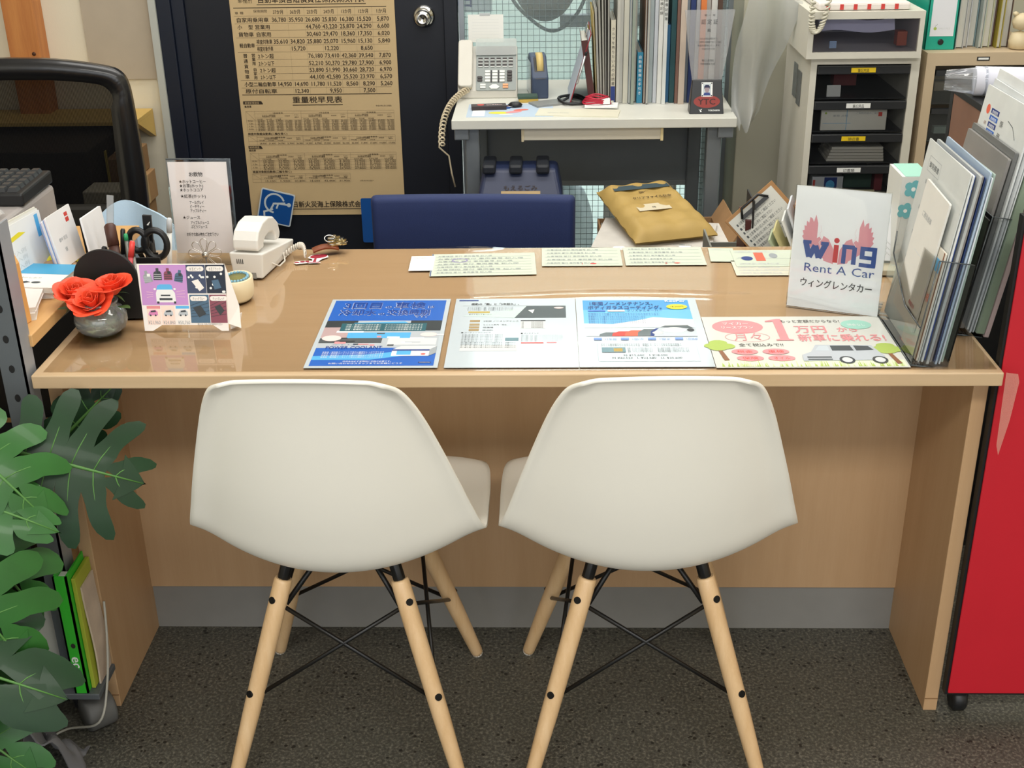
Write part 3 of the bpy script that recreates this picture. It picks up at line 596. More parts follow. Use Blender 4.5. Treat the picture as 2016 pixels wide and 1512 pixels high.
b = MB(); b.box(0, .226, 0, .003, -.042, .002, CLEAR); b.box(0, .226, 0, .2, -.044, -.0415, CLEAR); b.box(.2235, .226, 0, .2, -.042, .002, CLEAR); b.box(0, .226, 0, .2, .000, .002, CLEAR); b.build('holder_body', ho2)
b = MB(); b.tube([(0, .2, .001), (.226, .2, .001), (.226, .2, -.042)], .0009, EDGE, 6); b.tube([(0, 0, .003), (.226, 0, .003), (.226, 0, -.042)], .0014, EDGE, 6); b.tube([(.226, 0, .002), (.226, .2, .001)], .001, EDGE, 6); b.build('pocket_edge', ho2)
zz = -.003
for i, (n, c, th, lb, hgt, wd) in enumerate([('magazine', '#8d8a86', .005, 'dark grey magazine foremost in the rear holder', .285, .20), ('magazine', '#6f706e', .006, 'grey magazine stack behind the foremost magazine', .295, .205), ('price_sheet', '#dde0dd', .003, 'white price sheet with a blue table in the rear holder', .36, .212), ('document_sleeve', '#d6dadb', .003, 'tall clear sleeve behind the price sheet', .372, .214), ('document_sleeve', '#e2e5e4', .002, 'tallest white sleeve rearmost in the rear holder', .388, .216), ('document_folder', '#8fa08a', .012, 'sage green folder at the back of the rear holder', .31, .225), ('document_sleeve', '#d8c3c0', .007, 'pinkish sleeve behind the sage green folder in the rear holder', .33, .225)]):
    doc(n, Mh2 @ RZ(.01*(i % 3-1)), .004 if i < 2 else .006, .005, zz, wd, hgt, mat('mag_%d' % i, c, .4, noise=.08, coat=.2), lb, 'document', th, 0, draw=(lambda s: ([s.rect(.045, .245+k*.011, .082, .253+k*.011, PNAVY if k % 2 else PB) for k in range(8)], [s.text('車検整備', .05, .246+k*.011, .006, WHITE, .026) for k in range(8)], s.shape(ell(.030, .325, .008, .008), POR), [s.text('点検', .026, .30-k*.012, .007, PBROWN, .01) for k in range(5)], [s.text('代車無料', .095+k*0, .31-k*.02, .012, INK, .014) for k in range(2)], s.rect(.12, .255, .145, .29, DGREY), s.rect(.15, .25, .162, .285, DGREY), s.line([(.125, .325), (.15, .32), (.17, .305)], .0012, DGREY))) if i == 2 else None)
    zz -= th+.0015
# ------------------------------------------------------------------ left half of the counter
# --- car mat price card
LILAC = mat('print_lilac', '#c592cf', .45); TILE1 = mat('print_slate', '#3f4a66', .5); TILE2 = mat('print_night', '#1c2738', .5); TILE3 = mat('print_steel_blue', '#4c6b85', .5); TILE4 = mat('print_plum', '#8a4a5a', .5); PEACH = mat('print_peach', '#f6ddd0', .5); CARDW = mat('card_white', '#f2ece6', .6)
Mt = frame((-.6216, .1746, TOP), (1, -.008, 0), (0, .16, 1)); tw, th_ = .1425, .114
tc_ = thing('price_card', 'lilac folded price card for car seat mats beside the roses', 'price card', M=Mt)
b = MB(); b.prism([(0, .0), (.014, 0), (.030, .010), (tw-.026, .010), (tw-.012, .0), (tw, .0), (tw-.001, th_), (-.004, th_)], -.0012, 0, CARDW); b.build('front_panel', tc_)
b = MB(); b.add([(tw, .012, -.001), (tw+.018, .002, -.012), (tw+.016, .040, -.016), (tw, th_, -.002)], [(0, 1, 2, 3)], CARDW); b.add([(tw, .0, -.012), (tw+.010, .0, -.03), (tw+.018, .026, -.024), (tw, .024, -.006)], [(0, 1, 2, 3)], CARDW); b.build('side_wing', tc_, solid=.0008)
s = Sheet(); px = tw/1600*1.0
X = lambda u: (u-110)/1600*tw; Y = lambda v: th_*(1-(v-140)/1210)
s.rect(X(112), Y(880), X(985), Y(160), LILAC)
for (a, c, m_) in (((985, 160, 1345, 670), 0, TILE1), ((1352, 160, 1715, 670), 0, TILE2), ((1010, 695, 1375, 1205), 0, TILE3), ((1385, 695, 1700, 1205), 0, TILE4)): s.rect(X(a[0]), Y(a[3]), X(a[2]), Y(a[1]), m_)
for i, (x0, c) in enumerate(((185, PPINKL), (455, PEACH), (735, PB2))):
    s.rect(X(x0), Y(945), X(x0+255), Y(895), c if i != 0 else PPINK); s.rect(X(x0), Y(1235), X(x0+255), Y(945), PEACH if i < 2 else CARDW)
s.up()
for i, (cx, cy, r, c) in enumerate(((250, 375, .25, GREY), (445, 330, 0, DGREY), (640, 330, 0, TILE4), (845, 365, -.2, TILE3))):
    o_ = [(-80, 100), (80, 100), (75, -20), (60, -50), (28, -60), (26, -115), (-26, -115), (-28, -60), (-60, -50), (-75, -20)]
    s.shape([(X(cx+x*math.cos(r)+y*math.sin(r)), Y(cy-x*math.sin(r)+y*math.cos(r))) for x, y in o_[::-1]], c)
    s.z += .0001
    for k in range(3): s.line([(X(cx-70), Y(cy+70-k*36)), (X(cx+70), Y(cy+70-k*36))], .0008, LGREY if i < 2 else PDARK)
    s.rect(X(cx-5), Y(cy-10), X(cx+55), Y(cy-60), WHITE if i == 0 else PDARK); s.z -= .0001
s.shape([(X(x), Y(y)) for x, y in ((400, 600), (420, 530), (470, 505), (660, 505), (695, 530), (705, 600))][::-1], PB2); s.shape([(X(x), Y(y)) for x, y in ((385, 830), (385, 660), (410, 600), (700, 600), (745, 660), (755, 830))][::-1], WHITE)
s.up(); s.rect(X(475), Y(715), X(655), Y(692), PDARK); s.rect(X(445), Y(790), X(690), Y(752), PDARK); s.rect(X(395), Y(852), X(438), Y(812), PDARK); s.rect(X(715), Y(852), X(755), Y(812), PDARK); s.shape(ell(X(370), Y(590), .0022, .0018, 12), WHITE); s.shape(ell(X(745), Y(590), .0022, .0018, 12), WHITE)
for k in range(3): s.line([(X(775), Y(640+k*45)), (X(935), Y(615+k*60))], .0005, PPINKL); s.line([(X(330), Y(650+k*35)), (X(210), Y(640+k*50))], .0005, PPINKL)
for i, (cx, c) in enumerate(((300, mat('print_pink_car', '#d987b8', .5)), (590, PSILV), (870, PSILV))):
    s.shape([(X(cx+x), Y(y)) for x, y in ((-90, 1065), (-88, 1030), (-50, 975), (50, 965), (85, 1000), (90, 1065))][::-1], c); s.z += .0001; s.shape([(X(cx+x), Y(y)) for x, y in ((-50, 1010), (-35, 980), (45, 972), (60, 1005))][::-1], PDARK); s.shape(ell(X(cx-50), Y(1065), .0016, .0016, 12), PDARK); s.shape(ell(X(cx+45), Y(1065), .0016, .0016, 12), PDARK); s.z -= .0001
for t, x in (('¥21,960', 195), ('¥24,840', 480), ('¥50,760', 760)): s.text(t, X(x), Y(1225), .0085, GREY, .0205)
for x in (1030, 1160, 1265, 1100, 1300, 1075, 1240): s.shape(ell(X(x), Y(random.choice((380, 420, 560, 620, 350))), .0019, .0019, 12), WHITE)
for x in (1380, 1430, 1480, 1515, 1570, 1640, 1680, 1660, 1500): s.shape(ell(X(x), Y(random.choice((320, 375, 440, 510, 575, 640))), .0021, .0021, 12), WHITE)
s.shape([(X(x), Y(y)) for x, y in ((1075, 450), (1200, 415), (1305, 570), (1215, 630))][::-1], CARDW); s.shape([(X(x), Y(y)) for x, y in ((1455, 440), (1580, 420), (1630, 570), (1500, 600))][::-1], TILE3)
s.shape([(X(x), Y(y)) for x, y in ((1065, 930), (1215, 890), (1310, 1040), (1170, 1100))][::-1], PDARK); s.shape([(X(x), Y(y)) for x, y in ((1475, 920), (1580, 870), (1655, 980), (1570, 1065))][::-1], PDARK)
for k in range(5): s.line([(X(1020), Y(1000+k*50-110)), (X(1370), Y(880+k*70-110))], .0006, PDARK); s.line([(X(1395), Y(1000+k*50-110)), (X(1690), Y(870+k*70-110))], .0006, PDARK)
s.up()
for (x, y, t) in ((1000, 225, '水玉ピンク'), (1370, 225, '水玉ブラック'), (1025, 757, 'チェックブルー'), (1400, 757, 'チェックレッド')):
    s.shape(rrect(X(x+320)-X(x), .0085, .004, 4, X(x), Y(y)-.0045), CARDW); s.z += .0001; s.text(t, X(x+160), Y(y)-.003, .006, DGREY, .020, 'c'); s.z -= .0001
s.text('詳しくは、スタッフまでお声がけください', X(1130), Y(1245), .0042, DGREY, .042)
s.build('print', tc_)
# --- drinks menu in acrylic stand
Mm = frame((-.6580, .52, TOP+.020), (1, -.02, .0), (.0, .06, 1))
mn = thing('menu_stand', 'pale pink drinks menu in a tall clear acrylic stand', 'menu', M=Mm)
b = MB(); b.prism([(0, 0), (.112, 0), (.112, .176), (0, .176)], -.001, 0, mat('menu_pink_paper', '#fff2ec', .6)); b.build('menu_paper', mn)
b = MB(); b.box(-.002, .118, -.023, .181, .0005, .0022, CLEAR); b.box(-.002, .118, -.023, .181, -.0035, -.0016, CLEAR); b.box(-.002, .118, -.023, -.021, -.05, -.0016, CLEAR); b.build('acrylic_stand', mn)
b = MB(); b.tube([(.118, -.022, -.0008), (.118, .181, -.0008), (-.002, .181, -.0008)], .0022, film('acrylic_edge_light', '#aab4bc', .15, 1.45, haze=.35, hazecol='#7d8892'), 6); b.build('acrylic_edge', mn)
s = Sheet(); s.text('お飲物', .038, .149, .0095, INK, .027, bold=True)
for t, x, y, w__ in (('★ホットコーヒー', .018, .136, .052), ('★お茶(ホット)', .018, .128, .046), ('★ホットココア', .018, .120, .045), ('★紅茶(ホット)', .018, .108, .049), ('アールグレイ', .034, .096, .028), ('ピーチティー', .034, .088, .028), ('アップルティー', .034, .080, .031), ('★ジュース', .018, .067, .034), ('アップルジュース', .032, .057, .036), ('ぶどうジュース', .032, .049, .032), ('お好きな飲み物をご注文下さい', .022, .034, .062)): s.text(t, x, y, .0075, INKB, w__, bold=True)
s.build('print', mn)
# --- wire flower photo clip
fc = thing('flower_clip', 'wire flower shaped memo clip in front of the drinks menu', 'memo clip', (-.575, .42, TOP))
WIREM = mat('clip_wire', '#c9c4bd', .25, metal=.9)
for k in range(9):
    a = 2*PI*k/9+.2; d = Vector((math.cos(a), 0, math.sin(a))); n_ = Vector((-math.sin(a), 0, math.cos(a))); c0 = Vector((0, 0, .050))
    pt = [c0+d*.004, c0+d*.016+n_*.0045, c0+d*.025+n_*.0065, c0+d*.0305+n_*.003, c0+d*.0305-n_*.003, c0+d*.025-n_*.0065, c0+d*.016-n_*.0045, c0+d*.004]
    MB().tube([tuple(p) for p in cat([tuple(p) for p in pt], 3)], .0007, WIREM, 5).build('wire_petal', fc)
b = MB(); b.lathe([(.0, -.003), (.006, -.002), (.006, .002), (0, .004)], WIREM, 14, T(0, -.001, .050) @ RX(PI/2)); b.build('clip_button', fc)
b = MB(); b.tube([(0, .001, .05), (0, .002, .003)], .0012, mat('clip_stem', '#55595e', .4), 6); b.lathe([(.016, 0), (.016, .003), (.003, .005)], mat('clip_foot', '#7b7f84', .4), 18, T(0, .002, 0)); b.build('clip_stand', fc)
# --- desk telephone seen from behind
ph = thing('desk_telephone', 'white desk telephone with coiled cord beside the drinks menu', 'telephone', (-.500, .430, TOP), -.16); ph.scale = (.88, .84, .90)
b = MB(); b.add([(-.036, 0, 0), (.030, 0, 0), (.030, .19, 0), (-.036, .19, 0), (-.040, -.004, .056), (.036, -.004, .056), (.036, .19, .030), (-.040, .19, .030)], [(0, 3, 2, 1), (4, 5, 6, 7), (0, 1, 5, 4), (1, 2, 6, 5), (2, 3, 7, 6), (3, 0, 4, 7)], PHONEW); b.build('base', ph, bevel=.004, seg=3)
b = MB()
for k in range(4): b.box(-.024+k*.0042, -.0226+k*.0042, -.0045, -.001, .032, .042, mat('vent_dark', '#1a1b1c', .6), T(0, .0008, 0))
b.build('vent_slots', ph)
MB().box(.006, .016, -.0015, .01, .0005, .013, mat('jack_shadow', '#8f8d87', .6)).build('line_jack', ph)
ha = [(.004, .058), (-.002, .064), (.0, .082), (.012, .098), (.040, .110), (.075, .112), (.105, .104), (.128, .086), (.136, .062), (.130, .050), (.108, .050), (.106, .064), (.094, .074), (.070, .079), (.048, .076), (.036, .068), (.034, .058)]
b = MB(); b.prism(ha, -.030, .026, PHONEW, frame((0, 0, 0), (0, 1, 0), (0, 0, 1))); b.build('handset', ph, bevel=.006, seg=3)
cc = []
for k in range(130):
    t = k/129; a = k*.72; base = Vector((.034+.045*t, .12+.05*math.sin(t*PI*.9), .012+.010*math.sin(t*PI))); cc.append((base.x, base.y+.006*math.cos(a), base.z+.006*math.sin(a)))
b = MB(); b.tube([(.03, .05, .02), (.042, .07, .006), (.044, .10, .008)]+cc, .0019, mat('cord_white', '#d6cfc2', .5), 5); b.build('coiled_cord', ph)
# --- cream wooden bowl with blue beads
bw = thing('bead_bowl', 'small cream wooden bowl holding a ring of blue beads', 'bowl', (-.497, .325, TOP))
b = MB(); b.lathe([(.022, 0), (.027, .006), (.029, .022), (.028, .040), (.026, .042), (.023, .038), (.022, .030), (.0, .028)], mat('cream_wood', '#e8d8b4', .4, noise=.05), 28, Matrix.Diagonal((1, 1.25, 1, 1))); b.build('bowl_body', bw)
BEAD = mat('blue_bead', '#7fb0c6', .3)
bd0 = None
for k in range(22):
    a = 2*PI*k/22; Mb = T(.0195*math.cos(a), .0245*math.sin(a), .041)
    if bd0 is None: bd0 = MB().lathe([(0, -.003), (.0021, -.0021), (.003, 0), (.0021, .0021), (0, .003)], BEAD, 8).build('bead', bw, M=Mb)
    else: again(bd0, bw, Mb)
MB().lathe([(.0, .0385), (.017, .0385), (.017, .040), (0, .0405)], mat('olive_felt', '#7d7a45', .9), 20, Matrix.Diagonal((1, 1.25, 1, 1))).build('bowl_lining', bw)
# --- roses in a ribbed glass vase
GLV = film('vase_glass', '#eef3ef', .02, 1.75, haze=.16, hazecol='#eef2ee', gloss=1.0)
vs_ = thing('glass_vase', 'small ribbed round glass vase holding coral roses', 'vase', (-.690, .168, TOP))
prof = [(.018, 0), (.030, .003), (.040, .012), (.0435, .024), (.042, .035), (.036, .044), (.030, .0475), (.029, .052), (.031, .056)]
b = MB(); b.lathe(prof, GLV, 72, wob=lambda a, z: 1+.030*math.sin(18*(a+z*14))*min(1, z/.01)*max(0, 1-z/.047)); b.build('vase_body', vs_)
b = MB(); b.tube([(.030*math.cos(2*PI*k/28), .030*math.sin(2*PI*k/28), .056) for k in range(28)], .0022, GLV, 8, closed=True); b.build('vase_rim', vs_)
WATER = film('vase_water', '#dfe5d2', .03, 1.33, haze=.10, hazecol='#9fa88c')
MB().lathe([(.016, .003), (.028, .005), (.037, .013), (.040, .024), (.0385, .032), (0, .0325)], WATER, 36).build('water', vs_)
ROSE = mat('coral_petal', '#f2512f', .5, noise=.12, nscale=60); LEAFD = mat('rose_leaf', '#3c5a2a', .5, noise=.1); STEMG = mat('rose_stem', '#5a6b35', .5)
def petal(R, Hh, curl, wid):
    def f(u, v):
        a = (u-.5)*wid; r = R*(.35+.65*math.sin(min(1, v*1.25)*PI/2))+curl*v**3*.012+.002*math.sin(u*PI*2.0)*v
        z = Hh*(v-.12*abs(2*u-1)**2.2*v)-curl*.006*v**3; k = r*(1-.10*(abs(2*u-1)**3)*v)
        return (k*math.cos(a), k*math.sin(a), z)
    return f
def rose(label, loc, tilt, az, sc):
    Mx = T(*loc) @ RZ(az) @ RX(tilt) @ Matrix.Scale(sc, 4)
    t = thing('rose', label, 'flower', M=Mx, group='coral roses in the glass vase')
    rnd = random.Random(int(loc[0]*1e4))
    for ring, (n_, R, Hh, cu, wd) in enumerate([(3, .0055, .030, 0, 2.6), (4, .010, .031, .25, 2.1), (5, .016, .031, .7, 1.75), (6, .022, .028, 1.2, 1.6)]):
        for k in range(n_):
            a = 2*PI*(k+.5*(ring % 2))/n_+rnd.random()*.35
            MB().grid(petal(R*(.95+.1*rnd.random()), Hh*(.93+.14*rnd.random()), cu, wd), 8, 7, ROSE, RZ(a)).build('petal', t, solid=.0006)
    MB().lathe([(0, 0), (.006, .001), (.0065, .010), (.0, .024)], ROSE, 10).build('bud', t)
    for k in range(5):
        a = 2*PI*k/5; MB().grid(lambda u, v: ((.006+.02*v)*math.cos(a+(u-.5)*.5*(1-v)), (.006+.02*v)*math.sin(a+(u-.5)*.5*(1-v)), -.002+.004*v-.012*v*v), 2, 4, LEAFD).build('sepal', t)
    inv = Mx.inverted(); p = [inv @ Vector(q) for q in (Vector(loc), (Vector(loc)+Vector((-.690, .168, TOP+.045)))/2+Vector((0, 0, -.004)), Vector((-.690, .168, TOP+.035)), Vector((-.690+(-.690-loc[0])*.5, .168+(.168-loc[1])*.5, TOP+.008)))]
    MB().tube([tuple(q) for q in p], .0022, STEMG, 6).build('stem', t)
    return t
rose('coral rose at the left of the three', (-.728, .172, TOP+.057), .30, .55, 1.0)
rose('coral rose lowest and nearest of the three', (-.692, .150, TOP+.052), .50, 0.0, 1.02)
rose('coral rose at the right, highest of the three', (-.666, .178, TOP+.066), .12, -.6, 1.0)
lf = MB()
for (x, y, z, a) in ((-.656, .160, .050, -.6), (-.716, .148, .052, 3.6)):
    lf.grid(lambda u, v: (x+.034*v*math.cos(a)+(u-.5)*.016*math.sin(v*PI)*math.sin(a), TOP*0+y+.034*v*math.sin(a)-(u-.5)*.016*math.sin(v*PI)*math.cos(a), TOP+z+.012*v-.008*v*v), 3, 6, LEAFD)
lf.build('vase_leaves', vs_, kind='stuff').matrix_parent_inverse = vs_.matrix_basis.inverted()
# --- black round-topped pen stand with its contents
PSTB = mat('pen_stand_black', '#0e0d0d', .55, bump=.05)
pn = thing('pen_stand', 'black arched pen stand behind the roses', 'pen stand', (-.695, .236, TOP))
arch = [(-.055, 0)]+[(.0555*math.cos(a), .070+.055*math.sin(a)) for a in [PI-PI*k/18 for k in range(19)]]+[(.055, 0)]
MB().prism(arch[::-1], 0, .006, PSTB, frame((0, .0, 0), (1, 0, 0), (0, 0, 1))).build('front_panel', pn, bevel=.001)
b = MB(); b.box(-.054, .054, .0, .128, 0, .004, PSTB); b.box(-.054, -.050, .0, .128, 0, .05, PSTB); b.box(.050, .054, .0, .128, 0, .05, PSTB); b.box(-.054, .054, .124, .128, 0, .065, PSTB); b.box(-.004, 0, .0, .128, 0, .045, PSTB); b.build('tray', pn)
def pen(name, label, a, b_, r, m, capm=None, caplen=.3, tipr=.4):
    t = thing(name, label, 'pen'); A, B = Vector(a), Vector(b_); d = B-A
    MB().tube([A, A+d*.04, A+d*(1-caplen)], [r*tipr, r, r], m, 10).build('barrel', t)
    MB().tube([A+d*(1-caplen), A+d*.97, B], [r*1.12, r*1.12, r*.7], capm or m, 10).build('cap', t); return t
pen('marker_pen', 'thick dark brown marker pen in the black pen stand', (-.700, .316, TOP+.006), (-.727, .372, .817), .0092, mat('marker_brown', '#44251c', .5), mat('marker_brown2', '#4a2a20', .5))
pen('marker_pen', 'red capped transparent marker in the black pen stand', (-.694, .312, TOP+.006), (-.682, .35, .792), .0046, mat('marker_clear_red', '#c04048', .3), mat('marker_red', '#ee4a45', .35), .28)
pen('ball_pen', 'pen with a green top in the black pen stand', (-.690, .34, TOP+.006), (-.699, .368, .800), .0036, mat('pen_grey', '#6e7068', .3), mat('pen_green', '#2f9a62', .4), .12)
pen('ball_pen', 'bright blue pen left of the brown marker', (-.748, .34, TOP+.006), (-.742, .372, .775), .0045, mat('pen_blue', '#1e78c8', .4), BLACK, .2)
pen('ball_pen', 'black pen with a chrome clip beside the brown marker', (-.712, .35, TOP+.006), (-.706, .378, .806), .004, BLACK, BLACK, .4)
pen('ball_pen', 'grey mechanical pencil right of the red marker', (-.676, .326, TOP+.006), (-.690, .366, .788), .0036, mat('pencil_grey', '#8c8c86', .3, metal=.3), mat('pencil_dark', '#5b5b57', .4), .3)
pen('white_pen', 'tall white pen standing left of the drinks menu', (-.656, .45, TOP+.002), (-.643, .452, .802), .0046, mat('pen_white', '#e4e4e0', .4), mat('pen_white_cap', '#c9cccf', .4), .25)
# clear ruler, cards
rl = MB(); rl.box(-.006, .006, -.0012, .0012, 0, .165, film('ruler_clear', '#dfe3e4', .06, 1.5, haze=.25), T(-.752, .40, TOP+.004) @ RY(.13) @ RX(-.05)); rl.build('ruler', None, 'clear plastic ruler standing in the black pen stand', 'ruler')
# black cable tidy on the right of the pen stand
sc_ = thing('scissors', 'black handled scissors standing in the black pen stand', 'scissors', (-.668, .40, TOP))
for dx, rr, z in ((-.022, .016, .085), (.010, .021, .078)):
    b = MB(); b.tube([(dx+rr*math.cos(2*PI*k/20), 0, z+rr*1.25*math.sin(2*PI*k/20)) for k in range(20)], .0062, BLACK, 8, closed=True); b.build('handle', sc_)
for dx, e in ((-.022, .006), (.008, -.008)):
    b = MB(); b.prism([(dx-.005, .062), (dx+.005, .062), (e+.002, .002), (e-.002, .002)], -.001, .001, CHROME, frame((0, 0, 0), (1, 0, 0), (0, 0, 1))); b.build('blade', sc_)
tg = MB(); tg.box(-.008, .008, -.003, .003, 0, .052, BLACK, T(-.676, .42, .766) @ RY(.05)); tg.tube([(-.674, .416, .80), (-.668, .416, .806), (-.672, .416, .80)], .0014, WHITE, 5); tg.build('cutter_knife', None, 'black cutter knife standing upright behind the scissors', 'knife', bevel=.002).location = (0, 0, 0)
MB().box(-.684, -.669, .41, .432, TOP, .77, PSTB).build('pen_cup', None, 'narrow black cup holding the cutter knife', 'pen cup', bevel=.003)
gt = MB(); gt.add([(-.690, .36, TOP), (-.660, .35, TOP), (-.650, .40, TOP), (-.685, .40, TOP), (-.672, .37, TOP+.045), (-.658, .37, TOP+.045), (-.652, .40, TOP+.05), (-.668, .40, TOP+.05)], [(0, 3, 2, 1), (4, 5, 6, 7), (0, 1, 5, 4), (1, 2, 6, 5), (2, 3, 7, 6), (3, 0, 4, 7)], mat('stapler_grey', '#3a3b3c', .45)); gt.build('stapler', None, 'dark grey stapler standing behind the lilac price card', 'stapler', bevel=.003)
# postcards standing in the letter slots at the left edge
for i in range(6):
    Mc = frame((-.822+i*.0042, .335-.004*i, .750), (.10, 1, 0), (-.16, .10, 1))
    doc('postcard', Mc, 0, 0, 0, .090, .096-.003*(5-i), mat('postcard_%d' % (i % 3), ['#8aa0cc', '#e3d5d8', '#ecebec'][i % 3], .6), ['white postcard nearest in the standing bundle with red marks', 'pinkish card, second in the standing bundle', 'blue card, third in the standing bundle', 'white card, fourth in the standing bundle', 'pinkish card, fifth in the standing bundle', 'blue card rearmost in the standing bundle'][5-i], 'postcard', .0022, 0, draw=(lambda s: (s.rect(.062, .070, .074, .078, PRED), s.rect(.062, .080, .074, .087, PRED), s.text('御中 担当', .02, .045, .008, GREY, .03), s.text('様', .03, .025, .009, GREY))) if i == 5 else None)
doc('memo_pad', frame((-.768, .372, .752), (.10, 1, 0), (-.10, .10, 1)), 0, 0, 0, .080, .075, mat('memo_white', '#f2f1f2', .6), 'blank white memo pad standing left of the clear ruler', 'memo pad', .004)
MB().box(0, .075, 0, .06, -.0045, -.0042, BLACK, frame((-.7725, .372, .750), (-.10, .10, 1), (-.10, -1, 0)) @ T(0, -.06, 0)).build('pad_back', None, 'black backing board behind the white memo pad', 'board')
# pale blue folded cloth further back
bc = MB(); bc.grid(lambda u, v: (-.88+.20*u, .64+.05*math.sin(u*5)+.05*v, .60+.155*v*(1-.25*(2*u-1)**2)+.01*math.sin(u*9)*v-.02*max(0, u-.6)), 24, 8, mat('pale_blue_cloth', '#b9d2e6', .7, bump=.1)); bc.build('blue_bag', None, 'pale blue folded bag behind the pen stand', 'bag', solid=.006)
# ------------------------------------------------------------------ insurance poster on the door
PW, PH = .510, .735
POSTP = mat('poster_tan_paper', '#ccb286', .65, noise=.06, nscale=6)
Mp = frame((-.9235, WY-.004, .272), (1, 0, 0), (0, 0, 1))
po = sheet_obj('insurance_poster', PW, PH, POSTP, Mp, 'large tan price table poster on the navy door', 'poster', .0008)
PI_ = mat('poster_ink', '#33271a', .8); s = Sheet(); zz = lambda z: z-.272
U = lambda f_: f_*PW
def hl(f0, f1, z, w=.0006): s.rect(U(f0), zz(z)-w/2, U(f1), zz(z)+w/2, PI_)
def vl(f, z0, z1, w=.0005): s.rect(U(f)-w/2, zz(min(z0, z1)), U(f)+w/2, zz(max(z0, z1)), PI_)
s.text('自動車損害賠償責任保険保険料表', U(.17), zz(.951), .028, PI_, U(.65), bold=True); hl(.165, .828, .944, .0022); s.text('車種別', U(.05), zz(.951), .022, PI_, U(.09), bold=True); s.shape(ell(U(.095), zz(.952), .03, .006, 20), POSTP)
hl(.02, .95, .9349, .0022)
COLS = [.2915, .395, .498, .600, .705, .809, .918]
s.text('車 種', U(.025), zz(.9165), .009, PI_, U(.055)); s.text('保険期間', U(.14), zz(.921), .010, PI_, U(.085))
for c, t in zip(COLS, ('37か月', '36か月', '25か月', '24か月', '13か月', '12か月', '1か月')): s.text(t, U(c), zz(.9165), .0145, PI_, U(.084 if len(t) > 4 else .065), 'c', bold=True)
ROWS = [(.8985, [('自家用乗用車', .03, .2)], ['36,780', '35,950', '26,680', '25,830', '16,380', '15,520', '5,870']),
        (.8771, [('小', .033, .03), ('型', .10, .03), ('営業用', .14, .095)], ['', '', '44,760', '43,220', '25,870', '24,290', '6,600']),
        (.8549, [('貨物車', .035, .095), ('自家用', .143, .095)], ['', '', '30,460', '29,470', '18,360', '17,350', '6,020']),
        (.8325, [('検査対象車', .142, .097)], ['35,610', '34,820', '25,880', '25,070', '15,960', '15,130', '5,840']),
        (.8108, [('検査対象外車', .142, .099)], ['', '15,720', '', '12,220', '', '8,650', '']),
        (.7883, [('2トン超', .142, .098)], ['', '', '76,180', '73,410', '42,360', '39,540', '7,870']),
        (.7656, [('2トン以下', .142, .098)], ['', '', '52,210', '50,370', '29,780', '27,900', '6,900']),
        (.7444, [('2トン超', .146, .098)], ['', '', '53,890', '51,990', '30,660', '28,720', '6,970']),
        (.7231, [('2トン以下', .146, .095)], ['', '', '44,100', '42,580', '25,520', '23,970', '6,570']),
        (.7009, [('小型二輪自動車', .04, .20)], ['14,950', '14,690', '11,780', '11,520', '8,560', '8,290', '5,260']),
        (.6793, [('原付自転車', .042, .2)], ['', '12,340', '', '9,950', '', '7,500', ''])]
for z, labs, nums in ROWS:
    for t, f0, w__ in labs: s.text(t, U(f0), zz(z)-.0058, .0155, PI_, U(w__), bold=True)
    for c, t in zip(COLS, nums):
        if t: s.text(t, U(c+.045), zz(z)-.0062, .0185, PI_, U(.090 if len(t) == 6 else .074), 'r', bold=True)
s.text('軽自動車', U(.035), zz(.816), .0145, PI_, U(.095), bold=True)
for t, f0, z0 in (('普通貨物車', .05, .7905), ): [s.text(c, U(f0), zz(z0-i*.0163)-.006, .014, PI_, bold=True) for i, c in enumerate(t)]
for t, f0, z0 in (('営業用', .102, .7925), ('自家用', .104, .7485)): [s.text(c, U(f0), zz(z0-i*.0125)-.006, .012, PI_, bold=True) for i, c in enumerate(t)]
for z in (.9106, .8878, .8449, .8007, .7136, .6897): hl(.02, .955, z)
for z in (.8672, .8217, .7781, .7562, .7341): hl(.135, .955, z)
hl(.02, .955, .6682, .0022)
for c in (.346, .449, .551, .653, .757, .862): vl(c, .9349, .6682, .00025)
s.text('重量税早見表', U(.33), zz(.6425), .0225, PI_, U(.315), bold=True); hl(.33, .645, .6345, .0024)
s.shape([(U(.02), zz(.638)), (U(.145), zz(.638)), (U(.135), zz(.648)), (U(.02), zz(.648))][::1], PI_); s.z += .0001; s.text('新車新規登録', U(.03), zz(.6398), .0075, POSTP, U(.09)); s.text('乗用車', U(.025), zz(.628), .0078, PI_, U(.045), bold=True); s.text('平成27年5月1日現在', U(.85), zz(.628), .0055, PI_, U(.1))
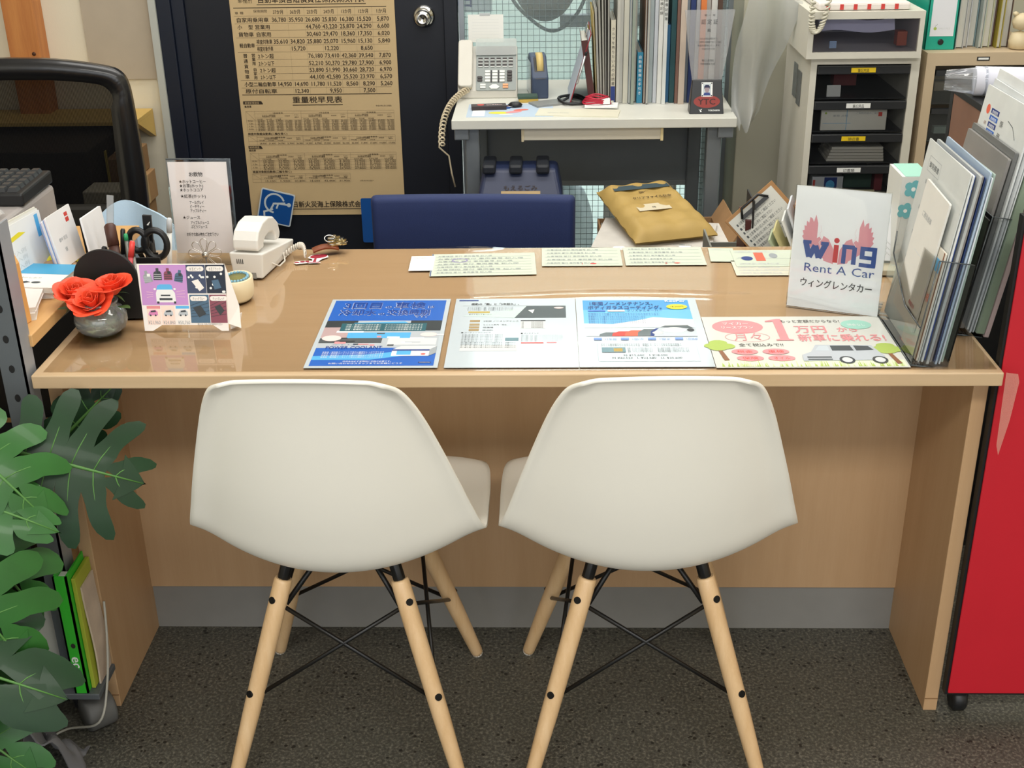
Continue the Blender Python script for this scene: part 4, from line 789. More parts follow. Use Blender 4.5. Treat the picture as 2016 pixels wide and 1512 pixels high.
def table(z0, z1, hd, rows, f0=.03, f1=.962, cols=3, sub=5, dense=True):
    hl(f0, f1, z0, .0004); hl(f0, f1, z1, .0004); g = (z0-z1); hz = z0-g*hd; lab = .055; cw = (f1-f0-lab)/cols
    s.line([(U(f0), zz(z0)), (U(f0+lab), zz(hz))], .0004, PI_)
    for q in range(cols):
        a = f0+lab+q*cw; vl(a, z0, z1, .00035); s.text(['3年自家用', '2年自家用', '1年事業用'][q], U(a+cw/2), zz(z0-.0085), .0058, PI_, U(.065), 'c')
        hl(a, f1, z0-g*hd*.28, .00035); s.text('エコカー減税適用', U(a+cw*.3), zz(z0-g*hd*.52), .005, PI_, U(.085), 'c'); s.text('本則税率から軽減', U(a+cw*.3), zz(z0-g*hd*.66), .005, PI_, U(.085), 'c')
        hl(a, a+cw*.6, z0-g*hd*.74, .0003); s.text('本則税率', U(a+cw*.7), zz(z0-g*hd*.6), .0045, PI_, U(.035), 'c'); s.text('エコカー', U(a+cw*.9), zz(z0-g*hd*.5), .0045, PI_, U(.032), 'c'); s.text('適用外', U(a+cw*.9), zz(z0-g*hd*.75), .0045, PI_, U(.028), 'c')
        for k in range(sub):
            c = a+cw*(k+.5)/sub; vl(a+cw*k/sub, hz, z1, .0003)
            if k < 3: s.text(['75%減', '50%減', '25%減'][k], U(c), zz(hz+.0015), .0045, PI_, U(cw/sub*.6), 'c')
            for r in range(rows): s.text('%d,%d00' % (random.randint(1, 48), random.randint(1, 9)), U(c+cw/sub*.45), zz(hz-(r+.82)*(z1*-1+hz)/rows), .0072 if rows < 6 else .0058, PI_, U(cw/sub*.72), 'r')
    hl(f0, f1, hz, .0004); 
    for r in range(1, rows, 2 if rows > 4 else 1): hl(f0, f1, hz-(hz-z1)*r/rows, .0003)
    vl(f0, z0, z1, .0003); vl(f1, z0, z1, .0003)
    if rows > 1:
        for r in range(0, rows, 2): s.text('%.1ft' % (.5+.25*r), U(f0+.01), zz(hz-(r+.9)*(hz-z1)/rows), .006, PI_, U(.03))
table(.6158, .5522, .45, 8); s.text('検査対象軽自動車(二輪を除く)', U(.03), zz(.5400), .0085, PI_, U(.25), bold=True); table(.5374, .5110-.004, .62, 1)
s.shape([(U(.025), zz(.4950)), (U(.115), zz(.4950)), (U(.105), zz(.5040)), (U(.025), zz(.5040))], PI_); s.z += .0001; s.text('継続検査', U(.03), zz(.4965), .0075, POSTP, U(.065)); s.text('乗用車', U(.025), zz(.4865), .0078, PI_, U(.045), bold=True)
table(.4800, .4250, .42, 6, sub=3); s.text('検査対象軽自動車(二輪を除く)', U(.035), zz(.4155), .0085, PI_, U(.25), bold=True); table(.4120, .3830, .62, 1, f1=.66, cols=2, sub=3)
s.text('日新火災海上保険株式会社', U(.27), zz(.3000), .0225, PI_, U(.485), bold=True); hl(.262, .755, .2925, .0020); s.text('お問い合わせは当店へ', U(.72), zz(.385), .005, PI_, U(.09))
s.build('print', po)
# --- blue wheelchair signs
SIGNB = mat('sign_disc_blue', '#11509a', .35, coat=.3); SIGNW = mat('sign_mark_white', '#c9d4da', .5)
wc = sheet_obj('wheelchair_sign', .112, .112, SIGNW, frame((-.905, WY-.022, .262), (.97, 0, -.24), (.24, 0, .97)), 'blue square wheelchair sign leaning against the tan poster', 'sign', .003, r=.006)
s = Sheet(); s.shape(rrect(.104, .104, .004, 4, .004, .004), SIGNB); s.up(); lw = .006
C_ = lambda x, y: (.112*x, .112*y)
s.line([C_(.44+.28*math.cos(a), .62+.28*math.sin(a)) for a in [math.radians(30+k*12.5) for k in range(20)]], lw, SIGNW)
s.line([C_(.34, .36), C_(.42, .60), C_(.72, .68)], lw, SIGNW); s.line([C_(.42, .60), C_(.50, .40)], .001, SIGNB); s.line([C_(.44, .62), C_(.86, .66)], lw*.9, SIGNW); s.shape(ell(.112*.86, .112*.66, .007, .007, 16), SIGNW); s.line([C_(.55, .64), C_(.52, .47)], lw*.9, SIGNW); s.line([C_(.40, .42), C_(.18, .30), C_(.20, .20)], lw, SIGNW)
s.build('print', wc)
ws2 = sheet_obj('wheelchair_sign', .10, .15, SIGNB, frame((-.552, WY-.05, .19), (1, 0, 0), (-.03, 0, 1)), 'blue sign mostly hidden behind the blue office chair', 'sign', .003, r=.006)
# ------------------------------------------------------------------ blue office chair behind the counter
BLUEF = mat('navy_blue_fabric', '#1a2a58', .75, bump=.15, bscale=500, noise=.05, nscale=30)
oc = thing('office_chair', 'blue fabric office chair with a wide low back behind the counter', 'chair', (-.108, .90, 0), -.02)
def bk(u, v):
    x = (u-.5)*.445; return (x, -.02+.03*(2*u-1)**2*-1+.03, 0.43+.285*v-.006*math.cos((u-.5)*PI)*v)
b = MB(); b.grid(bk, 16, 8, BLUEF); b.build('backrest', oc, solid=.04, bevel=.012, seg=3)
b = MB(); b.prism(rrect(.46, .44, .05, 4, -.23, 0), .40, .465, BLUEF); b.build('seat', oc, bevel=.015, seg=3)
b = MB(); b.tube([(0, .2, .40), (0, .2, .10)], .025, BLACK, 12); b.build('gas_column', oc)
b = MB(); b.tube([(0, .04, .50), (0, .07, .41), (0, .2, .39)], .018, BLACK, 8); b.build('back_bracket', oc)
for k in range(5):
    a = 2*PI*k/5+.3; e = (.26*math.cos(a), .2+.26*math.sin(a)); b = MB(); b.tube([(0, .2, .10), (e[0], e[1], .07)], [.022, .014], BLACK, 8); lg = b.build('base_arm', oc)
    MB().lathe([(.024, -.01), (.026, 0), (.024, .01)], BLACK, 14, T(e[0], e[1], .027) @ RZ(a) @ RX(PI/2)).build('caster', lg)
# ------------------------------------------------------------------ white bench with grey steel frame
BENW = mat('bench_white_laminate', '#d6d6cd', .45, noise=.03)
BX0, BX1, BY0, BY1, BZ = -.206, .570, 1.62, 2.17, .712
be = thing('work_bench', 'white topped bench with grey steel legs below the wired window', 'bench')
MB().box(BX0, BX1, BY0, BY1, BZ-.026, BZ, BENW).build('benchtop', be, bevel=.002)
for s_, (a, b_) in enumerate(((BX0+.006, BX0+.046), (BX1-.048, BX1-.006))):
    MB().box(a, b_, BY0+.012, BY1-.01, BZ-.058, BZ-.026, STEEL).build('side_rail', be, bevel=.003)
    cx = (a+b_)/2+(.028 if s_ == 0 else -.028)
    for yy in (BY0+.03, BY1-.07): MB().box(cx-.020, cx+.020, yy, yy+.04, 0, BZ-.03, STEEL).build('leg', be, bevel=.004)
MB().box(BX0+.05, BX1-.05, BY1-.045, BY1-.035, .40, BZ-.03, mat('bench_back_panel', '#80868a', .5, noise=.04)).build('back_panel', be)
MB().box(BX0+.05, BX1-.05, BY1-.05, BY1-.03, .385, .402, mat('bench_back_rail', '#8a8f8f', .45)).build('back_rail', be, bevel=.002)
dr = MB(); dr.box(-.014, .372, BY0+.02, BY1-.15, BZ-.062, BZ-.028, mat('drawer_cream', '#cfc9b8', .5)); dt = dr.build('pencil_drawer', be, bevel=.002)
MB().box(.366, .3735, BY0+.016, BY0+.03, BZ-.0645, BZ-.027, mat('drawer_trim', '#dccb9b', .5)).build('drawer_end_trim', dt); MB().box(-.0155, -.0085, BY0+.016, BY0+.03, BZ-.0645, BZ-.027, mat('drawer_trim2', '#cbbfa0', .5)).build('drawer_end_trim', dt)
# --- bench telephone
bp = thing('office_telephone', 'beige multi-line office telephone with handset on the white bench', 'telephone', (-.118, 1.90, BZ))
TL = math.radians(52); b = MB()
side = [(0, 0), (.10, 0), (.115, .125), (.09, .135), (.0, .022)]
b.prism(side, -.088, .086, IVORY, frame((0, 0, 0), (0, 1, 0), (0, 0, 1))); b.build('base', bp, bevel=.003)
Mf = frame((-.034, -.0012, .0225), (1, 0, 0), (0, .09, .113)); fh = .144
PGY = mat('phone_panel_grey', '#8d9492', .5); b = MB(); b.prism(rrect(.117, .142, .004), 0, .003, PGY, Mf); b.build('key_panel', bp)
b = MB(); b.box(.012, .104, .112, .126, .0028, .0042, mat('lcd_dark', '#55585a', .25), Mf); b.build('display', bp)
b = MB(); b.prism(rrect(.12, .05, .004), .006, .0075, film('phone_flip_cover', '#e8efec', .1, 1.5, haze=.28), Mf @ T(-.002, .112, 0) @ RX(.12)); b.build('flip_cover', bp)
KW = mat('phone_key_white', '#dde0dc', .5); KD = mat('phone_key_dark', '#2c2727', .5); KO = mat('phone_key_orange', '#e0a071', .5)
kd = None
for r in range(3):
    for c in range(6):
        M_ = Mf @ T(.006+c*.0178, .076+r*.0105, .003)
        if kd is None:
            kb = MB(); kb.box(0, .0125, 0, .0062, 0, .0022, KD); kb.box(.0, .0125, -.0022, .0, 0, .003, KW); kd = kb.build('line_key', bp, M=M_)
        else: again(kd, bp, M_)
kd = None
for r in range(4):
    for c in range(3):
        M_ = Mf @ T(.026+c*.0212, .026+r*.0098, .003)
        if kd is None: kd = MB().box(0, .0155, 0, .0075, 0, .004, KW).build('number_key', bp, M=M_, bevel=.001)
        else: again(kd, bp, M_)
MB().box(.0425, .0462, .024, .064, .0028, .0036, BLACK, Mf).build('key_gap', bp); MB().box(.0637, .0674, .024, .064, .0028, .0036, BLACK, Mf).build('key_gap', bp)
kd = None
for x, y in ((.090, .028), (.090, .037), (.090, .046), (.090, .055), (.003, .028), (.003, .037)):
    if kd is None: kd = MB().prism(rrect(.0155, .0072, .0034), 0, .003, KD).build('function_key', bp, M=Mf @ T(x, y, .003))
    else: again(kd, bp, Mf @ T(x, y, .003))
for x, m_ in ((.012, KW), (.078, KO)):
    for y in (.006, .014): MB().box(0, .016, 0, .006, 0, .003, m_).build('soft_key', bp, M=Mf @ T(x, y, .003), bevel=.0008)
MB().prism([(0, .009), (.006, .003), (.024, .003), (.031, .009), (.021, .017), (.010, .017)], 0, .003, KW).build('cursor_key', bp, M=Mf @ T(.038, .001, .003))
hp = [(0, .012), (.004, .032), (.0, .040)]
b = MB(); b.prism(rrect(.042, .150, .010, 4, -.086, .002), .010, .026, IVORY, frame((0, -.0012, .0225), (1, 0, 0), (0, .09, .113))); b.prism(rrect(.042, .034, .010, 4, -.086, .118), .0, .014, IVORY, frame((0, -.0012, .0225), (1, 0, 0), (0, .09, .113))); b.prism(rrect(.042, .034, .010, 4, -.086, .004), .0, .014, IVORY, frame((0, -.0012, .0225), (1, 0, 0), (0, .09, .113))); b.build('handset', bp, bevel=.004, seg=3)
cc = []
for k in range(170):
    t = k/169; a = k*.8; P0 = [Vector((-.055, -.008, .030)), Vector((-.10, -.03, .012)), Vector((-.125, -.20, .006)), Vector((-.112, -.33, -.06))]
    q = (1-t)**3*P0[0]+3*(1-t)**2*t*P0[1]+3*(1-t)*t*t*P0[2]+t**3*P0[3]; cc.append((q.x+.008*math.cos(a), q.y, q.z+.008*math.sin(a)))
cc += [(-.096, -.31, -.09), (-.090, -.305, -.14), (-.082, -.30, -.18)]
MB().tube(cc, .0024, mat('cord_beige', '#c6b89c', .5), 5).build('coiled_cord', bp)
# --- things on the bench
def flat(name, label, cat_, x, y, w, d, th, m, rz=0, z=BZ, draw=None, bevel=0):
    o = MB().box(0, w, 0, d, 0, th, m).build(name, None, label, cat_, M=T(x, y, z) @ RZ(rz), bevel=bevel)
    if draw: s = Sheet(); s.z = th+.0002; draw(s); s.build('print', o)
    return o
flat('flyer', 'pale blue flyer with food pictures on the white bench', 'flyer', -.168, 1.655, .24, .165, .0006, mat('flyer_pale_blue', '#b7c9dc', .5), .0, draw=lambda s: (s.rect(.015, .01, .05, .15, WHITE), s.up(), s.shape(ell(.09, .05, .03, .014), PYEL), s.shape(ell(.13, .06, .025, .012, 14, .4), PPINK), s.shape(ell(.15, .085, .022, .01, 14, .2), POR), s.rect(.085, .11, .12, .14, TILE4), s.rect(.20, .03, .212, .10, PNAVY), s.shape(ell(.11, .03, .02, .006), WHITE)))
flat('chocolate_box', 'slim dark box with red and white print on the bench flyer', 'box', -.156, 1.735, .098, .036, .012, mat('dark_box', '#2d2326', .45), .10, draw=lambda s: (s.shape(ell(.026, .020, .010, .010), PRED), s.text('CLIMAX', .042, .012, .013, PPINKL, .045, bold=True)), bevel=.001)
kb = thing('car_key', 'black car key with a blue tag on the bench', 'key', (-.035, 1.78, BZ)); MB().lathe([(0, 0), (.014, .002), (.016, .008), (.010, .014), (0, .015)], BLACK, 16, Matrix.Diagonal((1.3, .9, 1, 1))).build('key_fob', kb); MB().prism(ell(-.035, -.018, .022, .010, 18), 0, .004, mat('tag_blue', '#1d4f96', .4)).build('key_tag', kb); MB().tube([(-.016+.01*math.cos(2*PI*k/16), -.010+.01*math.sin(2*PI*k/16), .006) for k in range(16)], .0009, CHROME, 5, closed=True).build('key_ring', kb)
sp2 = thing('sponge_block', 'green and yellow cleaning sponge beside the tape dispenser', 'sponge', (.001, 1.855, BZ), .06); MB().box(-.028, .028, -.02, .02, 0, .010, mat('sponge_yellow', '#c3a44e', .9, bump=.4)).build('foam', sp2, bevel=.002); MB().box(-.031, .027, -.02, .02, .010, .019, mat('sponge_green', '#41564c', .9, bump=.4)).build('scouring_pad', sp2, bevel=.002)
tp = thing('tape_dispenser', 'navy blue tape dispenser with a roll of clear yellow tape', 'tape dispenser', (.036, 1.885, BZ), .12)
TPB = mat('tape_navy', '#38465f', .45, noise=.05)
MB().prism([(0, 0), (.145, 0), (.145, .022), (.125, .095), (.095, .118), (.055, .115), (.028, .085), (.0, .062)], -.024, .024, TPB, frame((0, 0, 0), (0, 1, 0), (0, 0, 1))).build('body', tp, bevel=.004)
MB().prism([(.0, .056), (.024, .080), (.048, .108), (.08, .112)]+[(.10, .09), (.04, .05)], -.0145, .0145, BLACK, frame((.0, -.0012, .002), (0, 1, 0), (0, 0, 1))).build('reel_slot', tp)
MB().lathe([(.018, -.009), (.036, -.009), (.036, .009), (.018, .009)], mat('tape_yellow', '#cdb573', .35), 36, T(.002, .052, .088) @ RY(PI/2)).build('tape_roll', tp)
MB().box(-.026, -.0245, .02, .13, .005, .10, film('tape_side_clear', '#c7d2de', .1, 1.45, haze=.2)).build('side_window', tp)
flat('grey_envelope', 'crumpled grey plastic envelope beside the tape dispenser', 'envelope', .028, 1.765, .115, .06, .006, mat('grey_plastic', '#8b8d8a', .4, bump=.4, bscale=40), .45)
cb = MB(); cb.tube([tuple(p) for p in cat([(.10, 1.82, BZ+.006), (.12, 1.86, BZ+.010), (.15, 1.85, BZ+.008), (.16, 1.80, BZ+.006), (.12, 1.79, BZ+.006), (.10, 1.80, BZ+.008), (.09, 1.84, BZ+.014), (.14, 1.87, BZ+.014), (.17, 1.84, BZ+.006)], 5)], .0042, BLACK, 6); cb.build('black_cable', None, 'black cable coiled beside the clipboard on the bench', 'cable')
flat('paper_envelope', 'cream paper envelope at the front edge of the bench', 'envelope', .022, 1.664, .228, .088, .003, CREAMP, -.13, draw=lambda s: s.text('自動車検査証 保存用封筒', .03, .03, .007, GREY, .06))
flat('memo_sheet', 'small white memo stack under the red cable', 'paper', .160, 1.735, .092, .06, .004, WHITE, -.08, z=BZ+.005)
rc = thing('red_cable', 'red charging cable coiled around a white adapter', 'cable', (.196, 1.772, BZ+.0095))
REDC = mat('cable_red', '#b8203a', .45)
for k in range(4): MB().tube([((.040-.003*k)*math.cos(a), (.022+.001*k)*math.sin(a), .004+k*.0052+.002*math.sin(3*a+k)) for a in [2*PI*q/26 for q in range(26)]], .0024, REDC, 6, closed=True).build('cable_loop', rc)
MB().box(.010, .036, -.022, -.006, .002, .018, mat('adapter_white', '#efefec', .4)).build('adapter', rc, bevel=.002); MB().box(.038, .046, -.018, -.014, .006, .012, CHROME).build('plug', rc)
cl = thing('clipboard', 'red edged clipboard leaning against the files on the bench', 'clipboard', M=frame((.118, 2.02, BZ+.002), (.0, -1, 0), (.30, 0, 1)))
MB().box(0, .225, 0, .205, -.003, 0, mat('clipboard_red', '#8e2430', .5)).build('board', cl, bevel=.001); MB().box(.004, .222, .002, .203, .0002, .0012, mat('clip_paper', '#b9c2cf', .6)).build('paper', cl); MB().box(.08, .15, .186, .207, .001, .009, CHROME).build('clip', cl, bevel=.002)
pen('ball_pen', 'silver pen with black ends clipped to the clipboard', (.139, 1.79, .772), (.166, 1.792, .862), .0032, mat('pen_silver', '#c4c6c8', .25, metal=.8), BLACK, .12)
# --- files and books standing on the bench
FILES = [(.176, .018, '#4a2422', .180, 'dark red catalogue leaning at the left end of the file row'), (.1955, .004, '#c0a53a', .250, 'thin yellow folder near the left end of the file row'), (.200, .006, '#a9a7a0', .262, 'light grey folder right of the thin yellow one'), (.207, .006, '#8d8b80', .300, 'warm grey folder with a white edge in the file row'), (.214, .006, '#5c594e', .312, 'dark olive folder in the left part of the file row'), (.221, .006, '#453f36', .318, 'dark brown folder in the left part of the file row'), (.228, .006, '#6f6d66', .314, 'mid grey folder left of the white labelled book'),
         (.2355, .013, '#d3cdb9', .232, 'cream spine book with navy foot and Japanese title'), (.2505, .008, '#b8b7ae', .318, 'pale grey folder right of the cream spine book'), (.2595, .010, '#d8d7cf', .322, 'off-white ring file in the file row'), (.2705, .014, '#cfccbc', .322, 'thick cream folder in the middle of the file row'), (.2855, .006, '#9aa6ae', .320, 'blue grey folder right of the thick cream one'), (.2925, .008, '#8f998c', .316, 'sage grey folder in the middle of the file row'), (.3015, .006, '#b2b4ac', .310, 'light folder left of the turquoise book'),
         (.310, .016, '#2e87a8', .142, 'short turquoise book standing in the file row'), (.3275, .006, '#6a4a34', .318, 'brown folder right of the turquoise book'), (.3345, .007, '#8a8f90', .320, 'steel grey folder in the right half of the file row'), (.3425, .012, '#b9c4c4', .322, 'pale green grey folder in the right half of the file row'), (.3555, .010, '#c9cdd2', .322, 'white lilac folder in the right half of the file row'), (.3665, .012, '#dcdcd6', .322, 'white spine file with small vertical print'), (.3795, .010, '#d3d6d2', .320, 'white spine file next to the glass award'), (.391, .010, '#2f6c96', .215, 'short blue book behind the glass award'),
         (.402, .014, '#1c4a4e', .322, 'dark teal file behind the glass award'), (.417, .008, '#7a5a4e', .320, 'brown file behind the glass award'), (.426, .016, '#c9b8a8', .322, 'beige file behind the glass award'), (.443, .010, '#8e98a2', .322, 'grey blue file behind the glass award'), (.454, .014, '#24386e', .322, 'navy file behind the glass award'), (.469, .010, '#9aa0a6', .322, 'silver grey file behind the glass award'), (.480, .015, '#d9793a', .322, 'orange file behind the glass award'), (.496, .014, '#bfc2bc', .322, 'pale file right of the orange one'), (.511, .016, '#d8dad4', .322, 'white file at the right end of the row'), (.528, .012, '#4e372a', .326, 'dark brown board closing the file row')]
for i, (x, w__, c, h__, lb) in enumerate(FILES):
    y0 = 1.80+.01*((i*7) % 4)-.004; d_ = .215; lean = .06*max(0, (8-i))/8 if i else .14
    t = thing('document_file' if i not in (0, 7, 14, 21) else 'book', lb, 'file' if i not in (0, 7, 14, 21) else 'book', (x, y0, BZ+.0005), 0, 'files standing on the bench'); t.rotation_euler = (0, -lean, 0)
    cm = mat('file_%d' % i, c, .5, noise=.08, nscale=12); e = min(.0013, w__*.22)
    b = MB(); b.box(0, e, 0, d_, 0, h__, cm); b.box(w__-e, w__, 0, d_, 0, h__, cm)
    if w__ > .0075: b.box(e, w__-e, 0, e, 0, h__, cm)
    else: b.box(e, w__-e, d_-e, d_, 0, h__, cm)
    b.build('cover', t)
    MB().box(e*1.05, w__-e*1.05, .003, d_-.004, .002, h__-.006, mat('file_pages', '#cdcbc0', .8, noise=.1, nscale=300, stretch=(6, .1, .1))).build('pages', t)
    if i in (7, 14, 19, 20):
        s = Sheet(); Mq = frame((0, -.0004, 0), (1, 0, 0), (0, 0, 1))
        if i == 7: s.rect(.0005, .0, w__-.0005, .05, PNAVY); s.up()
        txt = {7: 'クルマを売りたい人の必読書', 14: '自動車整備の手引き', 19: '車検記録', 20: '整備記録簿'}[i]
        for k, ch in enumerate(txt): s.text(ch, w__/2, h__*.88-k*.0125, .0095, WHITE if i == 14 else INK, None, 'c', sx=min(1, w__/.0105))
        s.build('spine_print', t, M=Mq)
# --- certificate award on a black stand
aw = thing('award_stand', 'glass certificate award on a black base with an oval red badge', 'award', (.4925, 1.668, BZ))
b = MB(); b.add([(-.047, 0, 0), (.047, 0, 0), (.047, .05, 0), (-.047, .05, 0), (-.040, .022, .088), (.040, .022, .088), (.040, .04, .088), (-.040, .04, .088)], [(0, 3, 2, 1), (4, 5, 6, 7), (0, 1, 5, 4), (1, 2, 6, 5), (2, 3, 7, 6), (3, 0, 4, 7)], mat('award_black', '#121314', .3)); b.build('base', aw, bevel=.0015)
b = MB(); b.prism([(-.040, .085), (.040, .085), (.052, .16), (.067, .272), (-.067, .272), (-.052, .16)], -.003, .003, film('award_glass', '#eeeff0', .12, 1.5, haze=.26, hazecol='#f0f0f0'), frame((0, .031, 0), (1, 0, 0), (0, .02, 1))); b.build('glass_plate', aw)
s = Sheet(); Ma = frame((0, -.0006, 0), (1, 0, 0), (0, .022, .088)); BADGE = mat('badge_red', '#8e2a20', .4)
s.shape(ell(0, .034, .036, .017, 32), BADGE); s.rect(-.015, .047, .015, .085, WHITE); s.up(); s.text('YTC', 0, .026, .022, mat('badge_dark', '#3a0d0b', .5), .048, 'c', bold=True); s.rect(-.011, .050, .011, .082, mat('photo_bg', '#c2ccd0', .5)); s.up()
s.shape([(-.010, .050), (.010, .050), (.007, .058), (-.007, .058)], PNAVY); s.shape(ell(0, .066, .0065, .0085, 18), mat('photo_skin', '#9f8f94', .6)); s.up(); s.shape([(-.0075, .067), (-.0078, .074), (-.004, .0785), (.004, .0785), (.0078, .074), (.0075, .067), (.005, .071), (-.005, .071)][::-1], mat('photo_hair', '#23264a', .6)); s.text('YOKOHAMA', .004, .008, .0065, WHITE, .032, bold=True); s.shape([(-.022, .014), (-.014, .009), (-.014, .006), (-.018, .006), (-.018, .009)], WHITE); s.shape([(-.012, .014), (-.016, .011), (-.017, .013)], WHITE)
for x in (-.0125, .0125):
    for y in (.0495, .0825): s.shape(ell(x, y, .0018, .0018, 8), INK)
s.build('badge_print', aw, M=Ma)
s = Sheet(); Mg = frame((0, .0275, 0), (1, 0, 0), (0, .02, 1))
for t, y, hh, w__ in (('第 一 号', .256, .006, .03), ('認 定 証', .236, .014, .045), ('殿', .215, .010, .010), ('あなたは所定の課程を修了し', .195, .006, .05), ('ここに優秀なる技能者であることを証し', .186, .006, .07), ('本証を授与いたします', .177, .006, .06), ('平成十年十月', .168, .005, .035), ('横浜ゴム株式会社', .137, .007, .032), ('代表取締役 社長', .128, .006, .04)): s.text(t, 0, y, hh, DGREY, w__, 'c')
s.build('engraved_text', aw, M=Mg)
# --- white memo hung on the glass
me_ = sheet_obj('memo_sheet', .109, .083, mat('memo_bright', '#f3f3ee', .6), frame((-.188, WY-.004, .824), (1, 0, 0), (0, 0, 1)), 'small white memo sheet taped to the wired glass', 'memo', .0012)
s = Sheet(); [s.rect(.012, .014+k*.009, .095, .0143+k*.009, LGREY) for k in range(7)]; s.build('print', me_); MB().box(.036, .068, .080, .088, .0003, .0008, film('tape_bit', '#dfe3e6', .2, 1.4, haze=.4)).build('tape', me_)
# --- plastic bag hanging off the right end of the bench
bg_ = MB()
def bagf(u, v):
    w__ = .055+.055*min(1, v*1.6)*(.7+.3*v) if v > .12 else .02+.30*v
    x = .598+.055*v**1.2+(u-.5)*w__*1.25; y = 1.66+.03*math.sin(u*7+v*3)+.03*math.sin(v*5); z = .672+.36*v+.012*math.sin(u*5)*v-.008*math.cos(u*12)
    return (x, y, z)
bg_.grid(bagf, 18, 22, film('milky_bag', '#e6e8e8', .22, 1.45, haze=.42, hazecol='#d9dbd8')); bg_.build('plastic_bag', None, 'milky plastic bag hanging beside the right end of the bench', 'bag')
# --- under the bench: bin, carton, padded envelope; beyond the glass: white bag and board
bn = thing('waste_bin', 'navy waste bin with a handwritten tan label under the bench', 'bin', (-.019, 1.545, 0))
BINB = mat('bin_navy', '#1f2a49', .45); BING = mat('bin_dark', '#20242c', .5)
b = MB(); b.add([(-.10, -.10, 0), (.10, -.10, 0), (.10, .12, 0), (-.10, .12, 0), (-.118, -.02, .50), (.118, -.02, .50), (.118, .13, .50), (-.118, .13, .50)], [(0, 3, 2, 1), (0, 1, 5, 4), (1, 2, 6, 5), (2, 3, 7, 6), (3, 0, 4, 7), (4, 5, 6, 7)], BINB); b.build('body', bn, bevel=.012, seg=3)
b = MB(); b.add([(-.120, -.026, .50), (.120, -.026, .50), (.120, .135, .50), (-.120, .135, .50), (-.100, .045, .585), (.100, .045, .585), (.104, .12, .590), (-.104, .12, .590)], [(0, 3, 2, 1), (0, 1, 5, 4), (1, 2, 6, 5), (2, 3, 7, 6), (3, 0, 4, 7), (4, 5, 6, 7)], BINB); b.build('lid', bn, bevel=.012, seg=3)
for x in (-.085, -.012, .062): MB().box(x-.018, x+.018, .02, .13, .575, .600, BING).build('lid_rib', bn, bevel=.006)
lb_ = MB(); lb_.box(-.052, .055, 0, .0008, 0, .018, mat('kraft_tape', '#b29a72', .8, noise=.06)); lo = lb_.build('label_tape', bn, M=frame((0, .0018, .5335), (1, 0, 0), (0, .64, .77)) @ RX(PI/2))
s = Sheet(); s.text('もえるごみ', -.047, .512*0+.003, .017, INKB, .095); s.build('label_writing', bn, M=frame((0, .0010, .5339), (1, 0, 0), (0, .64, .77)))
CARTON = mat('carton_brown', '#a07c55', .8, noise=.08)
ct = thing('cardboard_box', 'open cardboard box full of papers behind the counter', 'box', (.352, 1.42, 0), .03)
b = MB(); b.box(-.155, .165, -.14, -.135, 0, .452, CARTON); b.box(-.155, .165, .135, .14, 0, .452, CARTON); b.box(-.155, -.15, -.14, .14, 0, .452, CARTON); b.box(.16, .165, -.14, .14, 0, .452, CARTON); b.box(-.155, .165, -.14, .14, 0, .005, CARTON); b.build('box_body', ct)
MB().add([(.16, -.14, .45), (.16, .14, .45), (.19, .14, .50), (.19, -.14, .50)], [(0, 1, 2, 3)], CARTON).build('box_flap', ct, solid=.004)
for i in range(7):
    flat('magazine', ['lowest magazine sticking out of the cardboard box', 'second magazine from below in the cardboard box', 'third sheet bundle in the cardboard box', 'fourth magazine in the cardboard box', 'grey newspaper below the white sheets in the box', 'white printed sheet under the padded envelope', 'topmost white sheet under the padded envelope'][i], 'magazine', .196+.012*(i % 3)-.01*i*.5, 1.262+.008*(i % 2), .30+.01*(i % 3), .25, .006 if i < 5 else .003, mat('magz_%d' % i, ['#7a7468', '#a8a49a', '#c9c4ba', '#8f8a80', '#bdb7ac', '#dcd9d2', '#d6d2cb'][i], .6, noise=.1), .02-.035*i, z=.425+i*.0068, draw=(lambda s: [s.text('ご案内', .2, .02+k*.03, .012, GREY, .05) for k in range(3)]) if i > 4 else None)
pe = MB(); 
def padf(u, v):
    e = min(1, min(u, 1-u)*9)*min(1, min(v, 1-v)*9); w__ = .225-.02*v
    return ((u-.5)*w__, v*.33, .004+.030*e**.6+.0025*math.sin(u*19+v*6)*e+.002*math.sin(v*31))
PADE = mat('padded_envelope', '#b89a58', .6, bump=.35, bscale=45, noise=.07)
pe.grid(padf, 30, 34, PADE); pe.grid(lambda u, v: ((u-.5)*(.225-.02*v), v*.33, .001), 2, 2, PADE)
pe_o = pe.build('padded_envelope', None, 'bulging golden padded envelope lying on the papers', 'envelope', M=T(.384, 1.275, .480) @ RZ(.30) @ RX(.13))
s = Sheet(); s.z = .0365; s.shape([(-.080, .252), (.080, .252), (.078, .280), (-.078, .280)], mat('pad_navy', '#3c4f57', .7)); s.text('御中', -.02, .225, .016, INKB, .03); s.text('クリアファイル在中', -.05, .19, .016, INKB, .11, bold=True); s.rect(-.06, .115, .03, .155, mat('pad_label', '#d5cbb0', .7)); s.up(); s.text('様', -.02, .128, .012, INKB, .012); s.build('print', pe_o)
pb = MB()
def bagw(u, v):
    a = 2*PI*u; r = (.075*math.sin(min(1, (1-v)*1.6)*PI/2)+.012)*(1+.09*math.sin(a*7+v*4)*v) if v < .8 else .022+.02*(v-.8)*(1+math.sin(a*5))*3
    return (.128+r*math.cos(a), 2.50+r*.8*math.sin(a), -.02+.375*v)
pb.grid(bagw, 36, 22, mat('white_bag', '#e3e8ee', .35, bump=.3, bscale=40)); pb.build('rubbish_bag', None, 'knotted white rubbish bag standing beyond the wired glass', 'bag')
